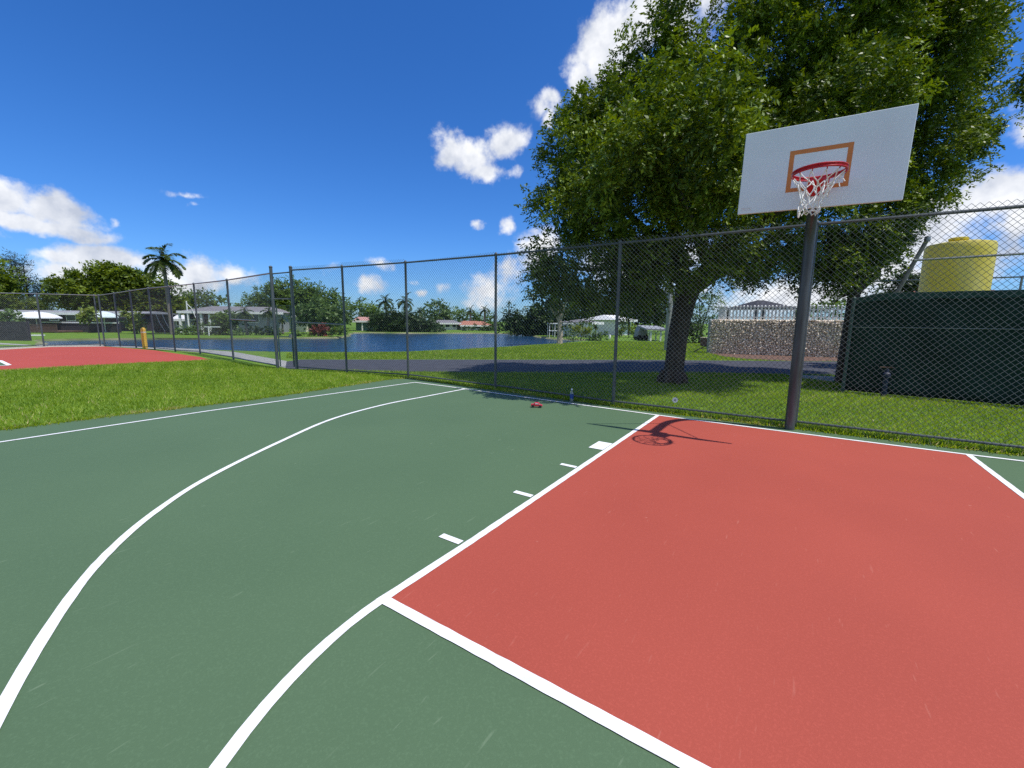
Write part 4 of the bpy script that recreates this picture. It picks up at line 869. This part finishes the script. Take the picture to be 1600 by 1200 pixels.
tree('broad_tree', 'deep green trees massed behind the white cottage', 'tree', [(905, 480, 24), (935, 475, 28), (970, 470, 28), (1000, 470, 26), (1030, 480, 24), (900, 503, 14), (955, 494, 16), (985, 488, 14), (1015, 492, 14)], 60, 950, .5, 'leaf_dark', 2.6, 1.1, 13, 6, .9, .45, .22, 60)
t3 = G(875, 537.5); h3 = hdepth(t3)
tree('lakeside_tree', 'dark-leaved tree with straight pale trunk at the lake edge', 'tree', [(866, 448, 17), (880, 456, 14), (850, 462, 12), (862, 468, 10), (890, 450, 12)], h3, 875, .235, 'leaf_dark', 6, .6, 12, 6, .5, .26, .13, 75, bark='palebark')
tree('feathery_tree', 'feathery pale green tree between the big trunk and stone wall', 'tree', [(1092, 465, 14), (1108, 480, 14), (1082, 488, 11), (1100, 500, 12), (1115, 460, 10), (1086, 508, 9), (1075, 505, 8)], 34, 1096, .15, 'leaf_light', 4, .7, 9, 7, .7, .24, .08, 76, shell=.3)
tree('garden_bush', 'dark hedge bush left of the stone wall end', 'bush', [(1078, 520, 10), (1090, 518, 10), (1066, 522, 8), (1054, 520, 8)], 33, None, .05, 'leaf_dark', 12, .4, 9, 5, .4, .24, .12, 77, limbs=False)
tree('garden_bush', 'hedge tops peeping behind the white pickets', 'bush', [(1262, 488, 9), (1280, 486, 9), (1298, 487, 9), (1316, 484, 10), (1340, 480, 14)], 24, None, .08, 'leaf_mid', 12, .35, 9, 5, .35, .2, .1, 78, limbs=False)
tree('broad_tree', 'dark bushy tree behind the leaning pole and screen', 'tree', [(1402, 446, 12), (1418, 440, 13), (1434, 444, 13), (1425, 428, 8), (1450, 440, 12)], 22, 1420, .15, 'leaf_dark', 14, .35, 10, 6, .4, .2, .1, 79)
tree('garden_bush', 'yellow croton clump on the shore right of the pale trunk', 'bush', [(900, 521, 5), (908, 518, 6), (915, 522, 5)], 36.5, None, .04, 'leaf_yel', 20, .3, 8, 5, .4, .3, .09, 80, limbs=False, droop=-.3)
tree('garden_bush', 'low blue-green shrubs before the white cottage', 'bush', [(922, 524, 5), (932, 526, 4), (940, 527, 4), (890, 526, 4)], 35.5, None, .04, 'leaf_light', 20, .3, 8, 5, .3, .2, .09, 81, limbs=False)
tree('garden_bush', 'clipped olive hedge before the white bungalow', 'bush', [(978, 514, 5), (988, 513, 5), (968, 516, 4), (996, 516, 4)], 44, None, .04, 'leaf_far', 16, .3, 8, 5, .3, .22, .1, 82, limbs=False)
for i, (a_, b_, w_, h_, lab, lf) in enumerate([(-260, 470, 90, 70, 'dark tree mass far left beyond the frame edge', 'leaf_far')]):
    tree('broad_tree', lab, 'tree', [(a_, b_, 40), (a_+60, b_+5, 35), (a_-70, b_, 40), (a_+110, b_-5, 30)], 70, a_, .4, lf, 2, 1.2, 12, 6, 1, .5, .25, 90+i)

# boat lift, cart shelter, utility pole, bollard, box, branch
s = Site(876, 43); t = thing('boat_lift', 'white-framed boat lift canopy in front of the mangrove', 'boat lift', s.o, RZV)
mb = MB(); mb.box(s.X(858), s.X(896), 0, 2.5, s.Z(506.3), s.Z(504.8)); mb.build('canopy', M['white'], t)
for a_ in (859, 867.5, 895):
    for y in (.05, 2.4): mb = MB(); mb.box(s.X(a_)-.03, s.X(a_)+.03, y, y+.06, -.1, s.Z(506.4)); mb.build('post', M['white'], t)
mb = MB(); mb.box(s.X(858), s.X(872), 0.02, .1, s.Z(517.5), s.Z(516.3)); mb.build('cross_beam', M['white'], t)
s = Site(1026, 36); t = thing('garden_shelter', 'grey-roofed open shelter with white posts left of the trunk', 'shelter', s.o, RZV)
mb = MB(); mb._add([(s.X(1010), 0, s.Z(516)), (s.X(1046), 0, s.Z(517)), (s.X(1046), 3, s.Z(512)), (s.X(1012), 3, s.Z(511)), (s.X(1010), 0, s.Z(513.5)), (s.X(1046), 0, s.Z(514.5)), (s.X(1046), 3, s.Z(509.5)), (s.X(1012), 3, s.Z(508.5))], [(0, 1, 2, 3), (4, 5, 6, 7), (0, 1, 5, 4), (1, 2, 6, 5), (2, 3, 7, 6), (3, 0, 4, 7)]); mb.build('roof', M['greywall'], t)
for a_ in (1019, 1034.5, 1044): mb = MB(); mb.box(s.X(a_)-.06, s.X(a_)+.06, .1, .22, 0, s.Z(517)); mb.build('post', M['white'], t)
mb = MB(); mb.box(s.X(1020), s.X(1033), .5, 1.5, .7, .78)
for a_ in (1021, 1032): mb.box(s.X(a_)-.04, s.X(a_)+.04, .9, 1.0, 0, .7)
mb.build('bench_table', M['white'], t)
s = Site(1004, 38); t = thing('covered_cart', 'pale tarpaulin-covered cart on wheels beside the shelter', 'cart', s.o, RZV)
mb = MB(); mb.prism_xz([(s.X(997), .25), (s.X(1014), .25), (s.X(1013), .9), (s.X(1008), 1.25), (s.X(1001), 1.2), (s.X(998), .8)], 0, 1.2); mb.build('cover', M['greywall'], t, bevel=.08)
for a_ in (1000.5, 1010.5):
    for y in (-.02, 1.06): mb = MB(); mb.tube([(s.X(a_), y, .24), (s.X(a_), y+.14, .24)], .24, 14); mb.build('wheel', M['black'], t)
g = G(1042, 548); up = thing('utility_pole', 'grey concrete utility pole just left of the big trunk', 'pole', g)
mb = MB(); mb.tube([(0, 0, -.1), (0, 0, 6.2)], [.17, .12], 12); mb.build('shaft', M['utilpole'], up, smooth=True); mb = MB(); mb.box(-.05, .05, -.28, -.12, 2.6, 3.1); mb.build('meter_box', M['greywall'], up)
g = G(952.5, 529.5); t = thing('bollard', 'short round white bollard on the grass mound before the cottage', 'bollard', g); mb = MB(); mb.lathe([(.10, 0), (.10, .32), (.08, .38), (.01, .40)], n=14); mb.build('post', M['white'], t, smooth=True); mb = MB(); mb.lathe([(.14, 0), (.14, .04), (.11, .05)], n=14); mb.build('base', M['concrete'], t)
g = G(1099, 541); t = thing('crate', 'small brown wooden crate beside the wall end', 'crate', g, .2); mb = MB(); mb.box(-.2, .2, -.2, .2, .0, .55); mb.build('box', M['browndeck'], t, bevel=.01); mb = MB(); mb.box(-.24, .24, -.24, .24, .553, .6); mb.build('lid', M['palebark'], t, bevel=.01)
g = G(1095, 551); t = thing('fallen_branch', 'bare fallen branch on the lawn at the wall end', 'branch', g); mb = MB(); mb.tube([(-.35, -.1, .03), (-.05, .02, .22), (.3, .15, .4), (.5, .2, .62)], [.03, .03, .02, .01], 6); mb.tube([(-.05, .02, .22), (.25, -.1, .22), (.55, -.15, .3)], [.02, .015, .007], 6); mb.build('wood', M['bark'], t)

# ------------------------------------------------------------------ sun, sky, clouds
SX, SY = .483, .061
sd = np.array([SX, SY, 1.0]); sd /= np.linalg.norm(sd); elev = math.asin(sd[2]); azim = math.atan2(sd[0], sd[1])
sl = bpy.data.lights.new('sun', 'SUN'); sl.energy = 4.7; sl.angle = R(.53); sl.color = (1.0, .955, .88)
so = bpy.data.objects.new('sun', sl); COL.objects.link(so); so.rotation_euler = Vector(tuple(-sd)).to_track_quat('-Z', 'Y').to_euler(); so.location = (20, 5, 40)
w = bpy.data.worlds.new('World'); scene.world = w; w.use_nodes = True; nt = w.node_tree; L = nt.links.new
bg = nt.nodes['Background']; bg.inputs['Strength'].default_value = .10
sky = nt.nodes.new('ShaderNodeTexSky'); sky.sky_type = 'NISHITA'; sky.sun_disc = False; sky.sun_elevation = elev; sky.sun_rotation = azim
sky.air_density = 1.0; sky.dust_density = .35; sky.ozone_density = 2.5; sky.altitude = 0
tc = nt.nodes.new('ShaderNodeTexCoord'); vec = tc.outputs['Generated']
def math_(op, a, b_=None, c=None):
    n = nt.nodes.new('ShaderNodeMath'); n.operation = op
    for i, x in enumerate((a, b_, c)):
        if x is None: continue
        if isinstance(x, (int, float)): n.inputs[i].default_value = x
        else: L(x, n.inputs[i])
    return n.outputs[0]
def noise_(scale, detail, rough=.55, off=(0, 0, 0)):
    v = nt.nodes.new('ShaderNodeVectorMath'); v.operation = 'ADD'; L(vec, v.inputs[0]); v.inputs[1].default_value = off
    n = nt.nodes.new('ShaderNodeTexNoise'); n.inputs['Scale'].default_value = scale; n.inputs['Detail'].default_value = detail; n.inputs['Roughness'].default_value = rough; L(v.outputs[0], n.inputs[0]); return n.outputs['Fac']
# cumulus: x, y, half width, half height (surveyed), weight
CL = [(22, 315, 58, 36, 1.6), (88, 328, 54, 34, 1.6), (45, 352, 92, 20, 1.4), (124, 335, 24, 24, 1), (-60, 330, 80, 50, 1), (171, 342, 9, 12, .7),
      (118, 408, 50, 16, .8), (195, 406, 66, 22, 1), (285, 428, 60, 30, 1), (360, 428, 38, 22, 1), (60, 428, 50, 14, .6), (240, 448, 110, 26, .9), (150, 430, 80, 20, .9),
      (296, 307, 26, 5, .45), (312, 323, 15, 4, .4),
      (702, 235, 34, 34, 1.2), (738, 245, 46, 30, 1.3), (788, 222, 34, 28, 1.3), (752, 265, 36, 20, 1.2), (802, 268, 16, 11, .7), (700, 210, 20, 20, .6),
      (790, 352, 15, 15, 1), (747, 350, 11, 8, .8), (575, 442, 24, 15, .9), (522, 416, 24, 10, .6), (600, 412, 14, 8, .5), (655, 454, 12, 8, .9), (646, 436, 9, 5, .5), (698, 455, 18, 16, 1), (755, 452, 36, 24, .9), (800, 425, 34, 34, .9), (840, 398, 36, 36, .9), (735, 470, 60, 14, .6),
      (955, 78, 56, 64, 1.5), (1040, 20, 84, 52, 1.5), (908, 122, 32, 44, 1.2), (1110, 0, 50, 40, 1), (850, 163, 24, 14, .7), (850, 186, 9, 20, .6),
      (1560, 312, 60, 42, 1.1), (1500, 330, 60, 40, 1.1), (1600, 195, 18, 30, .8), (1440, 375, 80, 50, 1), (1570, 400, 80, 40, .9), (1480, 430, 110, 40, .9), (1250, 460, 130, 34, 1), (1110, 455, 60, 40, .8), (1000, 420, 120, 50, .7), (1650, 330, 80, 60, 1), (1350, 430, 100, 40, 1)]
wn = nt.nodes.new('ShaderNodeTexNoise'); wn.inputs['Scale'].default_value = 7.5; wn.inputs['Detail'].default_value = 5; wn.inputs['Roughness'].default_value = .6; L(vec, wn.inputs[0])
wv_ = nt.nodes.new('ShaderNodeVectorMath'); wv_.operation = 'MULTIPLY_ADD'; L(wn.outputs['Color'], wv_.inputs[0]); wv_.inputs[1].default_value = (.08, .08, .06); L(vec, wv_.inputs[2])
wv2 = nt.nodes.new('ShaderNodeVectorMath'); wv2.operation = 'SUBTRACT'; L(wv_.outputs[0], wv2.inputs[0]); wv2.inputs[1].default_value = (.04, .04, .03)
warp = wv2.outputs[0]
field = None
for px, py, ax, ay, wt in CL:
    d = unit(ray(px, py)); k = FPX/np.linalg.norm(np.array([px-800, py-600, FPX]))
    tang = 1.0/FPX*k                      # angular size of a pixel, across
    rx = ax*tang*(1 if True else 1); ry = ay*tang
    v = nt.nodes.new('ShaderNodeVectorMath'); v.operation = 'SUBTRACT'; L(warp, v.inputs[0]); v.inputs[1].default_value = tuple(d)
    v2 = nt.nodes.new('ShaderNodeVectorMath'); v2.operation = 'MULTIPLY'; L(v.outputs[0], v2.inputs[0]); v2.inputs[1].default_value = (1/(rx*1.15), 1/(rx*1.15), 1/(ry*1.15))
    ln = nt.nodes.new('ShaderNodeVectorMath'); ln.operation = 'LENGTH'; L(v2.outputs[0], ln.inputs[0])
    f = math_('MULTIPLY_ADD', ln.outputs['Value'], -wt, wt)     # wt*(1-r)
    field = f if field is None else math_('SMOOTH_MAX', field, f, .12)
# unseen clouds added behind the camera to brighten and whiten the fill light
for dx, dy, dz, rx, ry in ((.45, -.85, .30, .50, .20), (-.35, -.90, .42, .42, .20), (.80, -.50, .55, .36, .20), (.10, -.75, .72, .36, .22), (-.85, -.45, .30, .34, .16), (.92, -.1, .22, .3, .14)):
    d = unit(np.array([dx, dy, dz])); v = nt.nodes.new('ShaderNodeVectorMath'); v.operation = 'SUBTRACT'; L(warp, v.inputs[0]); v.inputs[1].default_value = tuple(d)
    v2 = nt.nodes.new('ShaderNodeVectorMath'); v2.operation = 'MULTIPLY'; L(v.outputs[0], v2.inputs[0]); v2.inputs[1].default_value = (1/rx, 1/rx, 1/ry)
    ln = nt.nodes.new('ShaderNodeVectorMath'); ln.operation = 'LENGTH'; L(v2.outputs[0], ln.inputs[0])
    field = math_('SMOOTH_MAX', field, math_('MULTIPLY_ADD', ln.outputs['Value'], -1.6, 1.6), .12)
n1 = noise_(11, 9, .62); n2 = noise_(34, 6, .6, (3, 1, 2)); n3 = noise_(4.5, 4, .5, (7, 0, 0))
nz = math_('ADD', math_('MULTIPLY', math_('SUBTRACT', n1, .5), 2.6), math_('MULTIPLY', math_('SUBTRACT', n2, .5), .75))
dens = math_('ADD', field, nz)
mr = nt.nodes.new('ShaderNodeMapRange'); mr.interpolation_type = 'SMOOTHSTEP'; mr.inputs[1].default_value = .0; mr.inputs[2].default_value = .75; L(dens, mr.inputs[0])
gate_ = nt.nodes.new('ShaderNodeMapRange'); gate_.interpolation_type = 'SMOOTHSTEP'; gate_.inputs[1].default_value = -.45; gate_.inputs[2].default_value = .25; L(field, gate_.inputs[0])
cov = math_('MULTIPLY', math_('MULTIPLY', mr.outputs[0], gate_.outputs[0]), .96)
# billow tone inside the clouds
n4 = noise_(16, 7, .55, (1, 5, .03))
rp = nt.nodes.new('ShaderNodeValToRGB'); rp.color_ramp.elements[0].position = .30; rp.color_ramp.elements[1].position = .62
rp.color_ramp.elements[0].color = (5.6, 6.1, 7.2, 1); rp.color_ramp.elements[1].color = (10.5, 10.6, 10.8, 1); L(n4, rp.inputs[0])
tint = nt.nodes.new('ShaderNodeHueSaturation'); tint.inputs['Saturation'].default_value = 1.08; tint.inputs['Value'].default_value = 1.10
gain = nt.nodes.new('ShaderNodeVectorMath'); gain.operation = 'MULTIPLY'; gain.inputs[1].default_value = (.575, .875, 1.40); L(sky.outputs[0], gain.inputs[0]); L(gain.outputs[0], tint.inputs['Color'])
mx = nt.nodes.new('ShaderNodeMix'); mx.data_type = 'RGBA'; L(cov, mx.inputs[0]); L(tint.outputs[0], mx.inputs[6]); L(rp.outputs[0], mx.inputs[7]); L(mx.outputs[2], bg.inputs[0])

scene.view_settings.view_transform = 'Standard'; scene.view_settings.look = 'None'; scene.view_settings.exposure = 0; scene.view_settings.gamma = 1
scene.cycles.max_bounces = 8; scene.cycles.transparent_max_bounces = 8; scene.cycles.use_denoising = False; scene.cycles.use_adaptive_sampling = False; w.cycles.sample_map_resolution = 1024; scene.cycles.sample_clamp_indirect = 6.0
